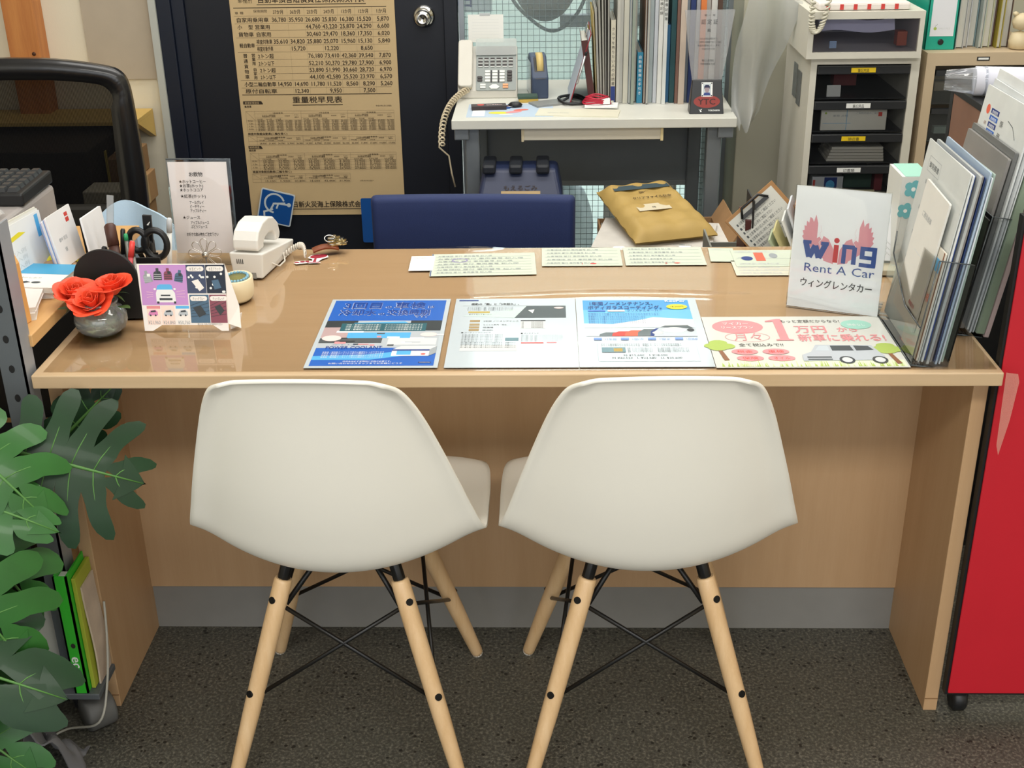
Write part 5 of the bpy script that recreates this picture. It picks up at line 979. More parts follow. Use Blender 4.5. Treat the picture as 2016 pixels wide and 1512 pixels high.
MB().box(.26, .52, 2.62, 2.64, -.02, .34, mat('brown_board', '#a08e86', .8, noise=.2, nscale=14)).build('board', None, 'worn brown board standing beyond the wired glass', 'board')
# yard: big white signs, tyre, bar
yb = sheet_obj('yard_sign', .27, .40, mat('yard_sign_white', '#e8e6ee', .6), frame((-.40, 2.60, .857), (1, 0, 0), (0, 0, 1)), 'white sign with blue characters beyond the glass, behind the memo', 'sign', .006)
s = Sheet(); s.text('代理店', .02, .022, .075, mat('sign_violet', '#4a4f96', .6), .19, bold=True); s.build('print', yb)
ty = thing('tyre', 'dark tyre standing beyond the wired glass', 'tyre', (.05, 2.62, 1.02)); MB().lathe([(.055, -.05), (.10, -.052), (.122, -.03), (.125, 0), (.122, .03), (.10, .052), (.055, .05)], mat('tyre_rubber', '#14181a', .6), 36, RX(PI/2) @ Matrix.Diagonal((1, 1.6, 1, 1))).build('tread', ty); MB().lathe([(.0, -.03), (.055, -.035), (.055, .035), (0, .03)], mat('tyre_rim', '#2a3032', .4, metal=.5), 24, RX(PI/2) @ Matrix.Diagonal((1, 1.6, 1, 1))).build('rim', ty)
hs = MB(); hs.tube([tuple(p) for p in cat([(-.08, 2.55, 1.1), (-.07, 2.55, .93), (.0, 2.55, .84), (.08, 2.55, .80), (.16, 2.55, .86), (.21, 2.55, 1.0), (.22, 2.55, 1.15)], 6)], .006, mat('hose_grey', '#4a4f54', .5), 8); hs.build('hose', None, 'grey looped hose hanging beyond the wired glass', 'hose')
MB().box(.19, .62, 2.66, 2.68, .84, 1.4, mat('yard_panel_white', '#e9e7ea', .6)).build('yard_sign', None, 'blank white panel beyond the wired glass, right of the tyre', 'panel')
MB().box(.10, .70, 2.62, 2.66, .80, .84, mat('yard_bar', '#7b7a80', .5)).build('yard_rail', None, 'grey rail below the blank white panel beyond the glass', 'rail')
MB().box(.60, .70, 2.6, 2.68, .0, 1.4, mat('yard_post', '#57595c', .6)).build('yard_post', None, 'dark post beyond the right edge of the wired glass', 'post')
# ------------------------------------------------------------------ left side: rack wagon with shelf, printer, keyboard, papers
RX0, RX1, RY0, RY1 = -1.22, -.752, .035, .60
ANG = mat('rack_angle_grey', '#a2a7ae', .45, metal=.3, noise=.06); ANGD = mat('rack_angle_dark', '#62686c', .5, metal=.3)
BEECH = wood('rack_board_beech', '#cf9f63', '#dcb179', .45, axis=1, scale=1.0)
rk = thing('rack_wagon', 'grey steel rack wagon with a beech shelf left of the counter', 'rack')
HOLE = mat('rack_hole', '#0c0c0d', .7)
for i, (x, y) in enumerate(((-.757, RY0-.035), (-.774, RY1), (RX0, RY0-.03), (RX0, RY1))):
    pz = .93 if y < .3 else .72; b = MB(); b.box(x-.038, x, y, y+.003, .075, pz, ANGD); b.box(x-.003, x, y, y+.040, .075, pz, ANG); p_ = b.build('post', rk)
    h0 = None
    for k in range(17 if y < .3 else 12):
        Mh_ = T(x-.020, y-.0003, .10+k*.05) @ RX(PI/2)
        if h0 is None: h0 = MB().prism(ell(0, 0, .0045, .0065, 12), -.0006, .0006, HOLE).build('bolt_hole', p_, M=Mh_)
        else: again(h0, p_, Mh_)
    cs = MB(); cs.tube([(x-.02, y+.02, .078), (x-.02, y+.02, .05)], .011, mat('caster_stem', '#8c8f92', .3, metal=.8), 10); cs.box(x-.034, x-.006, y+.004, y+.036, .034, .062, BLACK); cc_ = cs.build('caster_fork', rk, bevel=.003)
MB().box(RX0, RX1, RY0, RY1, .722, .742, BEECH).build('shelf_board', rk, bevel=.0015)
MB().box(RX0, RX1, RY0, RY1, .30, .318, BEECH).build('shelf_board', rk, bevel=.0015)
MB().box(RX0, RX1-.03, RY0, RY1, .085, .10, ANGD).box(-.80, -.722, -.038, .048, .088, .10, ANGD).build('base_shelf', rk, bevel=.0015)
MB().tube([tuple(p) for p in cat([(-.800, .03, .60), (-.797, .06, .68), (-.787, .11, .708), (-.772, .22, .712), (-.768, .45, .712)], 5)], .008, mat('rack_tube', '#b3b7bb', .25, metal=.8), 10).build('bracket_tube', rk)
def wheel(x, y, label_parent):
    c = MB(); c.lathe([(.0, -.027), (.026, -.027), (.031, -.024), (.0325, -.02), (.0325, .02), (.031, .024), (.022, .027), (0, .027)], mat('caster_grey', '#5c5c5a', .55), 28, T(x, y, .0325) @ RZ(.70) @ RY(PI/2)); c.build('caster_wheel', label_parent)
wheel(-.748, .004, rk); wheel(-.785, .62, rk); wheel(RX0-.02, .0, rk); wheel(RX0-.02, .62, rk)
be_ = MB(); be_.prism([(0, 0), (.016, 0), (.014, .10), (.006, .118), (-.004, .118), (-.004, .02)], -.010, .010, wood('bookend_wood', '#e0a25a', '#efba74', .45, axis=2), frame((-.791, .088, .742), (1, -.2, 0), (-.05, 0, 1))); be_.build('book_end', None, 'orange wooden book end on the rack shelf', 'book end', bevel=.002)
pr_ = thing('printer', 'light grey boxy printer on the rack shelf under the keyboard', 'printer'); PRG = mat('printer_grey', '#a49e9b', .5, noise=.03)
MB().box(-1.20, -.872, .22, .512, .742, .852, PRG).build('housing', pr_, bevel=.008, seg=3); MB().box(-1.14, -.92, .2185, .2225, .76, .80, BLACK).build('paper_slot', pr_)
kb_ = thing('keyboard', 'black computer keyboard lying on the grey printer', 'keyboard', M=T(-1.30, .362, .852) @ RX(.03))
MB().box(0, .43, 0, .145, 0, .024, mat('keyboard_black', '#141517', .45)).build('case', kb_, bevel=.004)
kd = None; KEYM = mat('key_dark', '#2e3033', .35)
for r in range(6):
    for c in range(20):
        M_ = T(.010+c*.0205, .010+r*.0215, .024)
        if kd is None: kd = MB().add([(0, 0, 0), (.018, 0, 0), (.018, .018, 0), (0, .018, 0), (.003, .003, .007), (.015, .003, .007), (.015, .0155, .007), (.003, .0155, .007)], [(4, 5, 6, 7), (0, 1, 5, 4), (1, 2, 6, 5), (2, 3, 7, 6), (3, 0, 4, 7)], KEYM).build('key', kb_, M=M_)
        elif c > 11: again(kd, kb_, M_)
bgp = MB(); bgp.grid(lambda u, v: (-.95+.07*u, .20+.10*v+.01*math.sin(u*9), .855+.005*math.sin(u*13+v*7)*math.sin(v*11)+.006), 14, 12, film('crinkled_wrap', '#eceeef', .1, 1.5, haze=.25)); bgp.build('plastic_wrap', None, 'crinkled clear plastic wrap lying on the grey printer', 'plastic wrap')
Zs = .742
for i in range(3):
    doc('document', frame((-.872+.004*i, .205+.004*i, Zs), (.16, 1, 0), (-.02-.03*i, 0, 1)), 0, 0, 0, .155, .112-.004*i, mat('doc_stand_%d' % i, ['#e9e7da', '#efefe9', '#eceeee'][i], .65), ['cream sheet standing against the printer, rearmost of three', 'white sheet standing against the printer, middle of three', 'white sheet with a yellow stripe standing on the rack shelf'][i], 'document', .0012, 0, draw=(lambda s: (s.shape([(.01, .07), (.10, .08), (.08, .086), (.01, .078)], PYEL), s.rect(.135, .06, .146, .10, PB2), [s.text('記入例', .04, .05-k*.012, .009, LGREY, .05) for k in range(3)])) if i == 2 else None)
def bookf(name, label, x, y, z, w, d, th, cover, rz, pages='#e6e2da', tx=None, band=None):
    t = thing(name, label, 'booklet', (x, y, z), rz)
    MB().box(0, w, 0, d, 0, .0012, cover).build('back_cover', t); MB().box(.001, w-.001, .001, d-.001, .0012, th-.0012, mat('booklet_pages_'+pages, pages, .8, noise=.06, nscale=300, stretch=(.1, .1, 8))).build('pages', t); MB().box(0, w, 0, d, th-.0012, th, cover).build('front_cover', t)
    s = Sheet(); s.z = th+.0002
    if band: s.rect(0, d*.55, w, d, band)
    s.up(); s.text(tx or 'ご案内', w*.1, d*.16, .012, DGREY, w*.6, bold=True); s.text('保険のしおり', w*.12, d*.36, .008, GREY, w*.5); s.build('print', t); return t
WB_ = mat('booklet_white', '#e8e6e0', .55)
bookf('booklet', 'stack base, white booklet lowest at the shelf end', -.862, .070, Zs, .098, .12, .012, WB_, .30)
bookf('booklet', 'pinkish white booklet second from below at the shelf end', -.866, .082, Zs+.0122, .100, .12, .008, mat('booklet_pink', '#eadfdb', .55), .22)
bookf('booklet', 'thick white booklet with small figures behind the shelf end stack', -.875, .190, Zs, .10, .13, .012, WB_, .06, '#dcd9d2')
bookf('booklet', 'white booklet with a bright blue band on the rack shelf', -.872, .198, Zs+.0122, .10, .115, .010, WB_, -.10, '#e0ddd4', '▲◆●', mat('booklet_blue', '#3f9bc6', .45))
yp = thing('yellow_packet', 'yellow and brown crumpled snack packet on the rack shelf', 'packet', (-.868, .335, Zs), .45); MB().grid(lambda u, v: (.085*u, .045*v, .004+.016*math.sin(u*PI)**.5*math.sin(v*PI)**.5+.002*math.sin(u*22)), 14, 8, mat('packet_yellow', '#e6dc3a', .35, bump=.3, bscale=60)).build('wrapper', yp); MB().grid(lambda u, v: (.01+.07*u, -.014+.022*v, .003+.013*math.sin(u*PI)**.5*math.sin(v*PI)**.5), 10, 6, mat('packet_brown', '#b08f6c', .5)).build('wrapper_front', yp)
MB().box(0, .05, 0, .004, 0, .05, mat('red_case', '#8e2430', .5)).build('red_notebook', None, 'dark red notebook standing between printer and postcards', 'notebook', M=frame((-.858, .395, Zs), (.4, 1, 0), (-1, .4, 0)) @ T(0, 0, 0), bevel=.001)
# below: green binder, yellow folder, papers, dark laptop, white cable
gb = thing('ring_binder', 'bright green ring binder standing in the rack wagon', 'binder', (-.764, -.036, .101)); GRB = mat('binder_green', '#35b52f', .45)
b = MB(); b.box(0, .0235, 0, .004, 0, .238, GRB); b.box(.0, .003, 0, .032, 0, .238, GRB); b.box(.0205, .0235, 0, .08, 0, .238, GRB); b.build('cover', gb); MB().box(.0035, .020, .006, .030, .004, .230, WHITE).build('pages', gb)
s = Sheet(); s.shape(ell(.013, .10, .004, .005, 14), INK); s.build('finger_hole', gb, M=frame((0, -.0004, 0), (1, 0, 0), (0, 0, 1)))
s = Sheet(); s.text('ecom', 0, 0, .024, WHITE, .06, bold=True); s.build('spine_print', gb, M=frame((.006, -.0005, .078), (0, 0, -1), (1, 0, 0)))
MB().box(0, .007, 0, .07, 0, .225, mat('folder_yellow_green', '#a8b13a', .55)).build('document_folder', None, 'yellow green folder right of the bright green binder', 'folder', M=T(-.7395, -.022, .101), bevel=.001)
MB().grid(lambda u, v: (-.7285+.002*math.sin(v*5), -.010+.055*u, .101+.20*v), 4, 10, mat('pale_papers', '#cbb9a6', .7, noise=.15, nscale=25)).build('paper_bundle', None, 'worn pale papers beside the yellow green folder', 'papers', solid=.003)
MB().box(-1.10, -.86, .06, .40, .101, .125, mat('laptop_dark', '#17181b', .4)).build('laptop', None, 'dark closed laptop on the base of the rack wagon', 'laptop', bevel=.004)
MB().box(-1.12, -.83, .05, .42, .318, .40, mat('toolcase_dark', '#15161a', .5)).build('tool_case', None, 'black case on the lower rack shelf behind the leaves', 'case', bevel=.008)
doc('document', frame((-.845, .02, .128), (.95, .3, 0), (.14, .1, 1)), 0, 0, 0, .05, .105, mat('doc_grey_white', '#bdbdb2', .7, noise=.06), 'grey white sheet leaning behind the front post of the wagon', 'document', .003)
MB().tube([tuple(p) for p in cat([(-.720, .046, .235), (-.716, .020, .17), (-.717, -.01, .10), (-.728, -.045, .045), (-.80, -.02, .008), (-.84, -.06, .005)], 6)], .0022, mat('white_cable', '#aaa89d', .5), 8).build('white_cable', None, 'white cable hanging down beside the counter side panel', 'cable')
MB().box(-1.5, -.90, .62, .64, 0, .70, mat('dark_panel', '#101113', .7)).build('back_panel', rk)
# ------------------------------------------------------------------ black mesh office chair at the back left
mc = thing('mesh_chair', 'black mesh-backed office chair behind the rack shelf', 'chair', (-1.13, 1.02, 0), .04)
FRB = mat('chair_frame_black', '#18181a', .3, coat=.3); 
def mesh_mat():
    m = bpy.data.materials.new('chair_mesh_fabric'); m.use_nodes = True; N, L = m.node_tree.nodes, m.node_tree.links; N.remove(N['Principled BSDF'])
    d = N.new('ShaderNodeBsdfDiffuse'); d.inputs[0].default_value = C('#141415'); t = N.new('ShaderNodeBsdfTransparent'); mx = N.new('ShaderNodeMixShader'); tc = N.new('ShaderNodeTexCoord'); w = N.new('ShaderNodeTexWave'); w.inputs['Scale'].default_value = 90; L.new(tc.outputs['Object'], w.inputs['Vector'])
    r = N.new('ShaderNodeMapRange'); r.inputs[3].default_value = .90; r.inputs[4].default_value = .97; L.new(w.outputs['Fac'], r.inputs[0]); L.new(r.outputs[0], mx.inputs[0]); L.new(t.outputs[0], mx.inputs[1]); L.new(d.outputs[0], mx.inputs[2]); L.new(mx.outputs[0], N['Material Output'].inputs[0]); return m
half = [(0, .992), (.10, .988), (.20, .974), (.236, .960), (.250, .930), (.252, .86), (.252, .78), (.251, .70), (.245, .60), (.232, .50), (.18, .455), (0, .45)]
ring = cat([(x, z) for x, z in half], 4); ring = ring+[(-x, z) for x, z in ring[::-1]][1:-1]
yb_ = lambda z: .05*math.cos((z-.65)*3.0)-.05
b = MB(); n_ = len(ring); vs = []
for k, (x, z) in enumerate(ring):
    cx, cz = 0, .72; d = Vector((x-cx, z-cz)).normalized(); wdt = .050 if z < .93 else .038
    for (o_, dy) in ((.008, -.012), (.008, .012), (-wdt, .010), (-wdt, -.010)): vs.append((x+d.x*o_, yb_(z)+dy, z+d.y*o_))
fs = [(k*4+q, ((k+1) % n_)*4+q, ((k+1) % n_)*4+(q+1) % 4, k*4+(q+1) % 4) for k in range(n_) for q in range(4)]
b.add(vs, fs, FRB, None, True); b.build('back_frame', mc, bevel=.0)
b = MB(); b.grid(lambda u, v: ((u-.5)*.47, yb_(.47+.5*v)+.03*math.cos((u-.5)*PI)*1.0-.0, .47+.50*v), 14, 14, mesh_mat()); b.build('mesh_back', mc)
b = MB(); b.box(-.22, .22, .005, .030, .60, .655, mat('lumbar_dark', '#26241f', .6)); b.build('lumbar_bar', mc, bevel=.01)
b = MB(); b.prism(rrect(.50, .46, .06, 4, -.25, -.02), .42, .48, BLACK); b.build('seat', mc, bevel=.015, seg=3, M=RZ(0))
b = MB(); b.tube([(0, .20, .42), (0, .20, .09)], .026, BLACK, 12); b.build('gas_column', mc)
b = MB(); b.tube([(0, .03, .62), (0, .06, .45), (0, .2, .42)], .02, BLACK, 8); b.build('spine', mc)
for k in range(5):
    a = 2*PI*k/5; e = (.28*math.cos(a), .2+.28*math.sin(a)); lg = MB().tube([(0, .2, .09), (e[0], e[1], .07)], [.024, .015], BLACK, 8).build('base_arm', mc); MB().lathe([(.024, -.01), (.026, 0), (.024, .01)], BLACK, 14, T(e[0], e[1], .027) @ RZ(a) @ RX(PI/2)).build('caster', lg)
# dark cabinet seen through the mesh, yellow shelf and cartons beside it
MB().box(-2.0, -1.27, 1.75, 2.17, 0, .60, mat('dark_cabinet', '#191816', .6)).build('low_cabinet', None, 'dark low cabinet behind the black mesh chair', 'cabinet', bevel=.004)
ys = thing('corner_shelf', 'pale yellow wooden shelf on the wall beside the mesh chair', 'shelf'); YW = mat('shelf_yellow', '#d6b465', .5, noise=.05)
MB().box(-1.75, -1.205, 2.0, 2.19, .618, .630, YW).build('shelf_board', ys, bevel=.001); MB().add([(-1.225, 2.03, .618), (-1.205, 2.03, .618), (-1.205, 2.19, .54), (-1.225, 2.19, .54), (-1.225, 2.19, .618), (-1.205, 2.19, .618)], [(0, 1, 2, 3), (0, 4, 5, 1), (0, 3, 4), (1, 5, 2), (3, 2, 5, 4)], YW).build('bracket', ys)
for i, (z0, z1, x1) in enumerate(((.0, .38, -1.192), (.382, .47, -1.182), (.472, .55, -1.196))):
    c = thing('carton', ['largest brown carton at the bottom by the navy door', 'flat brown carton in the middle of the stack by the door', 'small brown carton on top of the stack by the door'][i], 'carton'); MB().box(-1.262, x1, 1.86, 2.06, z0, z1, mat('carton_%d' % i, ['#9d7a52', '#a8845a', '#8f6f4a'][i], .8, noise=.08)).build('carton_body', c, bevel=.002); MB().box(-1.262, x1+.0006, 1.94, 1.98, z0+.001, z1+.0006, mat('carton_tape', '#c3a87a', .4)).build('packing_tape', c)
MB().box(0, .003, 0, .016, 0, .58, mat('strip_yellow', '#b9a53f', .5)).build('yellow_sheet', None, 'yellow green sheet standing left of the cartons', 'sheet', M=T(-1.255, 1.838, .0))
tb = thing('tissue_pack', 'cream packet with a blue stripe below the cartons', 'packet', (-1.165, 1.62, 0)); MB().box(-.09, .03, 0, .10, 0, .52, mat('packet_cream', '#cfc8b4', .6)).build('packet_body', tb, bevel=.004); s = Sheet(); s.shape([(-.02, .46), (.02, .49), (.02, .50), (-.02, .47)], mat('stripe_blue', '#6a7fae', .5)); s.build('print', tb, M=frame((0, -.0005, 0), (1, 0, 0), (0, 0, 1)))
# ------------------------------------------------------------------ monstera
LG1 = mat('monstera_green', '#2a6024', .42, noise=.22, nscale=14, coat=.1, spec=.35); LG2 = mat('monstera_dark', '#143518', .45, noise=.22, nscale=14, coat=.05, spec=.3); RIB = mat('monstera_rib', '#4d7d38', .5)
ms = thing('monstera_plant', 'monstera plant with large split leaves at the lower left', 'plant', (-1.02, -.22, 0))
POTX = Vector((-1.02, -.22, 0))
def mleaf(base, tip, nrm, wid, m, lobes=5, droop=.10, fold=.12, gap=.55, seed=0):
    rnd = random.Random(seed); base, tip, nrm = Vector(base)-POTX, Vector(tip)-POTX, Vector(nrm).normalized()
    ax = tip-base; Ln = ax.length; ax.normalize(); sd = nrm.cross(ax).normalized(); nrm = ax.cross(sd)
    def P(t, s_):   # t along the rib, s_ sideways (metres/Ln)
        d2 = (t-.0)**2; p = base+ax*(t*Ln)+sd*(s_*Ln)-nrm*Ln*(droop*d2+fold*s_*s_*1.6-.06*abs(s_)); return p
    mb = MB(); K = 10; CC = 5; veins = []; q0 = .50-.12*gap
    for side in (-1, 1):
        for i in range(lobes):
            t0, t1 = -.02+i/lobes*.86, -.02+(i+1)/lobes*.86
            last = i == lobes-1; u_ = (i+.5)/lobes
            W = wid*(math.sin(PI*(.16+.80*u_))**.75)*(1 if not last else .9); ang = math.radians(-12+ (62 if last else 48)*u_+ 0)
            Lm = W
            veins.append([P((t0+t1)/2+math.sin(ang)*Lm*q*(.5+.7*q), side*math.cos(ang)*Lm*q*(1-.12*q))-nrm*(Ln*.05*q*q)+nrm*.0009 for q in (0, .2, .4, .6, .8)])
            vs, fs = [], []
            for r in range(K+1):
                q = r/K; g = 1.0 if q < q0 else 1.0-(gap*.16)*min(1, (q-q0)/.12)
                if q > .7: g *= math.sqrt(max(.05, 1-((q-.7)/.3)**2*.90))
                cx = (t0+t1)/2+math.sin(ang)*Lm*q*(.5+.7*q); cs = math.cos(ang)*Lm*q*(1-.12*q)
                hw = (t1-t0)/2*g*(1+.42*q)
                for c in range(CC+1):
                    k = 2*c/CC-1; vs.append(P(cx+hw*k*math.cos(ang*.5), side*(cs+.0-hw*k*math.sin(ang*.5))) - nrm*Ln*.05*q*q*(.4+rnd.random()*.0))
            for r in range(K):
                for c in range(CC):
                    a = r*(CC+1)+c; f = (a, a+1, a+CC+2, a+CC+1); fs.append(f if side > 0 else f[::-1])
            mb.add(vs, fs, m, None, True)
    # pointed end
    vs, fs = [], []
    for r in range(6):
        q = r/5; t = .80+.20*q; hw = wid*.42*(1-q)**.8*.62
        for c in range(5): k = 2*c/4-1; vs.append(P(t-.02*abs(k), hw*k))
    for r in range(5):
        for c in range(4): a = r*5+c; fs.append((a, a+5, a+6, a+1))
    mb.add(vs, fs, m, None, True)
    lo = mb.build('leaf', ms, solid=.0012)
    rb_ = MB()
    for vn in veins: rb_.tube([tuple(p) for p in vn], [.0011, .001, .0009, .0007, .0004], RIB, 5)
    rb_ = rb_.tube([tuple(P(t, 0)+nrm*.0008) for t in (0, .25, .5, .75, .97)], [.0034, .003, .0024, .0016, .0008], RIB, 6).build('midrib', lo)
    return base
stems = []
def addleaf(*a, **k): b_ = mleaf(*a, **k); stems.append(b_)
addleaf((-.738, -.12, .618), (-.560, -.09, .548), (.10, -.75, .62), .72, LG2, 5, .10, .22, 1.5, 1)
addleaf((-.80, -.16, .66), (-.668, -.22, .58), (.15, -.60, .78), .66, LG1, 4, .40, .30, 1.1, 2)
addleaf((-.83, -.20, .60), (-.655, -.22, .555), (.05, -.62, .78), .42, LG1, 4, .25, .25, .6, 3)
addleaf((-.80, -.20, .54), (-.69, -.24, .40), (.35, -.80, .48), .52, LG1, 4, .20, .22, .5, 4)
addleaf((-.80, -.28, .52), (-.70, -.30, .36), (.30, -.80, .50), .66, LG1, 4, .15, .22, 1.2, 5)
addleaf((-.86, -.33, .42), (-.632, -.33, .330), (-.05, -.62, .78), .55, LG2, 3, .12, .40, .15, 6)
addleaf((-.84, -.30, .30), (-.70, -.36, .20), (-.1, -.80, .60), .6, LG1, 4, .2, .3, .5, 7)
addleaf((-.88, -.14, .70), (-.775, -.10, .705), (.1, -.6, .75), .36, LG2, 4, .35, .25, .6, 8)
addleaf((-.735, .02, .56), (-.635, .05, .655), (.2, -.85, .4), .42, LG2, 4, .05, .15, .4, 9)
for i, b_ in enumerate(stems):
    p1 = Vector((.02*math.sin(i*2), .02*math.cos(i*3), .24)); MB().tube([tuple(p) for p in cat([tuple(p1), tuple(p1*.5+Vector(b_)*.5+Vector((-.02, 0, .06))), tuple(b_)], 6)], .005, mat('monstera_stem', '#4a6b34', .5), 8).build('leaf_stalk', ms)
MB().lathe([(.09, 0), (.115, .02), (.135, .23), (.14, .25), (.128, .25), (.12, .22), (0, .22)], mat('pot_grey', '#8a8783', .6), 36).build('pot', ms)
db = MB(); db.grid(lambda u, v: (-.84+.10*u+.01*math.sin(v*6), -.16+.12*v*(1-.3*u)+.01*math.sin(u*8), .002+.12*math.sin(u*PI)**.6*(1-v*.85)+.012*math.sin(u*17+v*9)), 20, 14, mat('grey_bag_cloth', '#6d6d70', .5, bump=.25, bscale=40)); db.build('grey_bag', None, 'crumpled grey bag on the floor below the monstera', 'bag', solid=.003)
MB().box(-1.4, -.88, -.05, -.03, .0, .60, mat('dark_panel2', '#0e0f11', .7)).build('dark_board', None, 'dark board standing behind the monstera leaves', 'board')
# ------------------------------------------------------------------ right side: red stand, letter cases, rack, small things
rs = thing('red_stand', 'tall red display stand with black sides right of the counter', 'display stand', (.757, .03, 0))
REDP = mat('red_panel', '#c01a2a', .45, noise=.04, nscale=8)
MB().box(0, .42, 0, .004, .055, .93, REDP).build('front_panel', rs, bevel=.002); MB().box(-.004, .42, .004, .020, .05, .925, mat('stand_black', '#0c0c0d', .6)).build('cabinet', rs)
for x in (.03, .38): MB().lathe([(.0, -.012), (.018, -.013), (.023, -.008), (.023, .008), (.018, .013), (0, .012)], BLACK, 18, T(x, .03, .023) @ RY(PI/2)).build('caster', rs); MB().box(x-.014, x+.014, .018, .042, .03, .052, BLACK).build('caster_fork', rs)
# black open rack behind, with brown inside and a wrapped paper roll on top
br = thing('black_rack', 'black framed rack with a brown left side behind the red stand', 'rack', (.885, .60, -.032))
b = MB(); b.box(-.001, .015, .225, .245, .032, .985, BLACK); b.box(0, .015, 0, .012, .032, .985, BLACK); b.box(.285, .30, 0, .012, 0, .985, BLACK); b.box(-.002, .30, 0, .245, .972, .985, BLACK); b.box(0, .30, .0, .245, .032, .047, BLACK); b.box(0, .30, .24, .245, .032, .985, BLACK); b.box(.285, .30, 0, .245, .032, .985, BLACK); b.build('frame', br, bevel=.001)
MB().box(.0, .006, .012, .225, .047, .972, mat('copper_brown', '#8a6552', .5, noise=.08)).build('inner_side', br)
MB().prism(ell(0, 0, .006, .014, 14), -.004, .004, BLACK, T(-.004, .235, .84) @ RX(PI/2)).build('latch', br)
rl_ = thing('paper_roll', 'white paper roll in clear plastic wrap on the black rack', 'paper roll', M=T(.892, .735, .982) @ RZ(-.16)); RLP = mat('roll_white', '#d4d6e2', .5)
MB().lathe([(.012, 0), (.028, 0), (.028, .32), (.012, .32)], RLP, 32, RY(PI/2)).build('roll', rl_)
wrp = MB(); wrp.grid(lambda u, v: (-.055+.075*v, .029*math.cos(2*PI*u)*(.25+.75*v)+.006*math.sin(u*25)*(1-v), .029*math.sin(2*PI*u)*(.55+.45*v)+.004*math.sin(u*31)*(1-v)), 30, 8, film('roll_wrap', '#eceff2', .08, 1.5, haze=.12)); wrp.build('wrap_end', rl_)
flat('paper_sheet', 'folded white papers below the paper roll', 'paper', .93, .62, .20, .18, .004, WHITE, .05, z=.9535)
# tall letter case
CASEI = mat('case_ivory', '#d8d5c8', .5, noise=.03); DRK = film('smoked_drawer', '#e9eaeb', .10, 1.45, haze=.10, hazecol='#4a4d50'); SMOKE = mat('drawer_lip_dark', '#2a2c2f', .35)
LX0, LX1, LY0, LY1, LZ = .731, 1.008, 1.50, 1.84, .892
lc = thing('letter_case', 'tall ivory letter case with smoked drawers behind the rental sign', 'drawer unit')
b = MB(); b.box(LX0, LX0+.016, LY0, LY1, 0, LZ-.018, CASEI); b.box(LX1-.022, LX1, LY0, LY1, 0, LZ-.018, CASEI); b.box(LX0, LX1, LY0, LY1, LZ-.018, LZ, CASEI); b.box(LX0+.016, LX1-.022, LY1-.006, LY1-.001, .03, LZ-.018, mat('case_inside', '#1b1c1e', .7)); b.box(LX0+.016, LX1-.022, LY0, LY1-.001, 0, .03, CASEI); b.build('carcass', lc)
edges = [.874, .783, .697, .613, .526, .44, .353, .266, .18, .093]
LABT = [('筆記用具', '#e8c81e'), ('筆記用品', '#f0f0ec'), ('領収書', '#e8c81e'), ('印鑑類', '#f0f0ec'), ('伝票', '#e8c81e'), ('封筒', '#f0f0ec'), ('切手', '#e8c81e'), ('用紙', '#f0f0ec'), ('控え', '#e8c81e')]
LABY = mat('label_yellow', '#e9c71c', .5)
for i in range(9):
    z1, z0 = edges[i]-.003, edges[i+1]; xa, xb = LX0+.018, LX1-.024
    b = MB(); b.poly([(xa, LY0+.006, z0), (xb, LY0+.006, z0), (xb, LY0+.006, z1-.020), (xa, LY0+.006, z1-.020)], DRK); dw = b.build('drawer', lc)
    MB().box(xa, xb, LY0-.004, LY0+.010, z1-.022, z1, SMOKE).build('drawer_lip', dw, bevel=.002)
    MB().box(xa, xb, LY0+.01, LY1-.02, z0, z0+.003, SMOKE).build('drawer_floor', dw)
    lx = xa+.085-.004*i; c = LABY if i % 2 == 0 else WHITE
    MB().box(lx, lx+.062, LY0-.0052, LY0-.004, z1-.017, z1-.005, c).build('drawer_label', dw)
    s = Sheet(); s.text(LABT[i][0], lx+.031, z1-.0155, .0095, INK, .03, 'c'); s.build('label_print', dw, M=frame((0, LY0-.0053, 0), (1, 0, 0), (0, 0, 1)))
def inbox(name, label, cat_, x, z, w, h, c, d=.02, y=LY0+.03, draw=None, lean=0):
    o = MB().box(0, w, 0, h, -d, 0, mat('inbox_'+label[:18].replace(' ', '_'), c, .6, noise=.04)).build(name, None, label, cat_, M=frame((x, y, z), (1, 0, 0), (0, lean, 1)), bevel=.0008)
    if draw: s = Sheet(); draw(s); s.build('print', o)
    return o
inbox('white_card', 'small white card in the top smoked drawer', 'card', .782, .7875, .036, .030, '#d8dad8', .002, LY0+.02, None, .1)
inbox('red_stamp_box', 'red box inside the top smoked drawer', 'box', .815, .80, .06, .040, '#7a2c30', .04, LY0+.10)
inbox('document_card', 'white printed card filling the second smoked drawer', 'card', .772, .701, .170, .056, '#e4e2d8', .01, LY0+.014, lambda s: (s.text('ご契約内容のご案内', .09, .042, .007, GREY, .06), s.text('車検 点検', .03, .036, .006, GREY, .04), s.rect(.005, .018, .078, .019, PB2), s.rect(.066, .0, .0672, .056, PB2), s.rect(.148, .036, .158, .047, PRED), s.shape(ell(.012, .045, .003, .003, 10), PGREEN)))
for k in range(5): flat('notepad', ['bottom notepad', 'second notepad from below', 'middle notepad', 'fourth notepad from below', 'top notepad'][k]+' of the stack in the third smoked drawer', 'notepad', .797+.003*k, LY0+.02, .150-.004*k, .12, .0065, mat('notepad_%d' % (k % 2), ['#dcd8cc', '#d3cfc4'][k % 2], .7), -.02, z=.617+k*.0078)
inbox('tissue_box', 'white and blue box in the fourth smoked drawer', 'box', .765, .530, .082, .045, '#d9dce0', .05, LY0+.02, lambda s: (s.rect(.032, .002, .066, .043, PNAVY), s.up(), s.shape(ell(.048, .022, .012, .013), PB2), s.rect(.002, .008, .008, .036, PRED), s.rect(.068, .002, .078, .043, LGREY)))
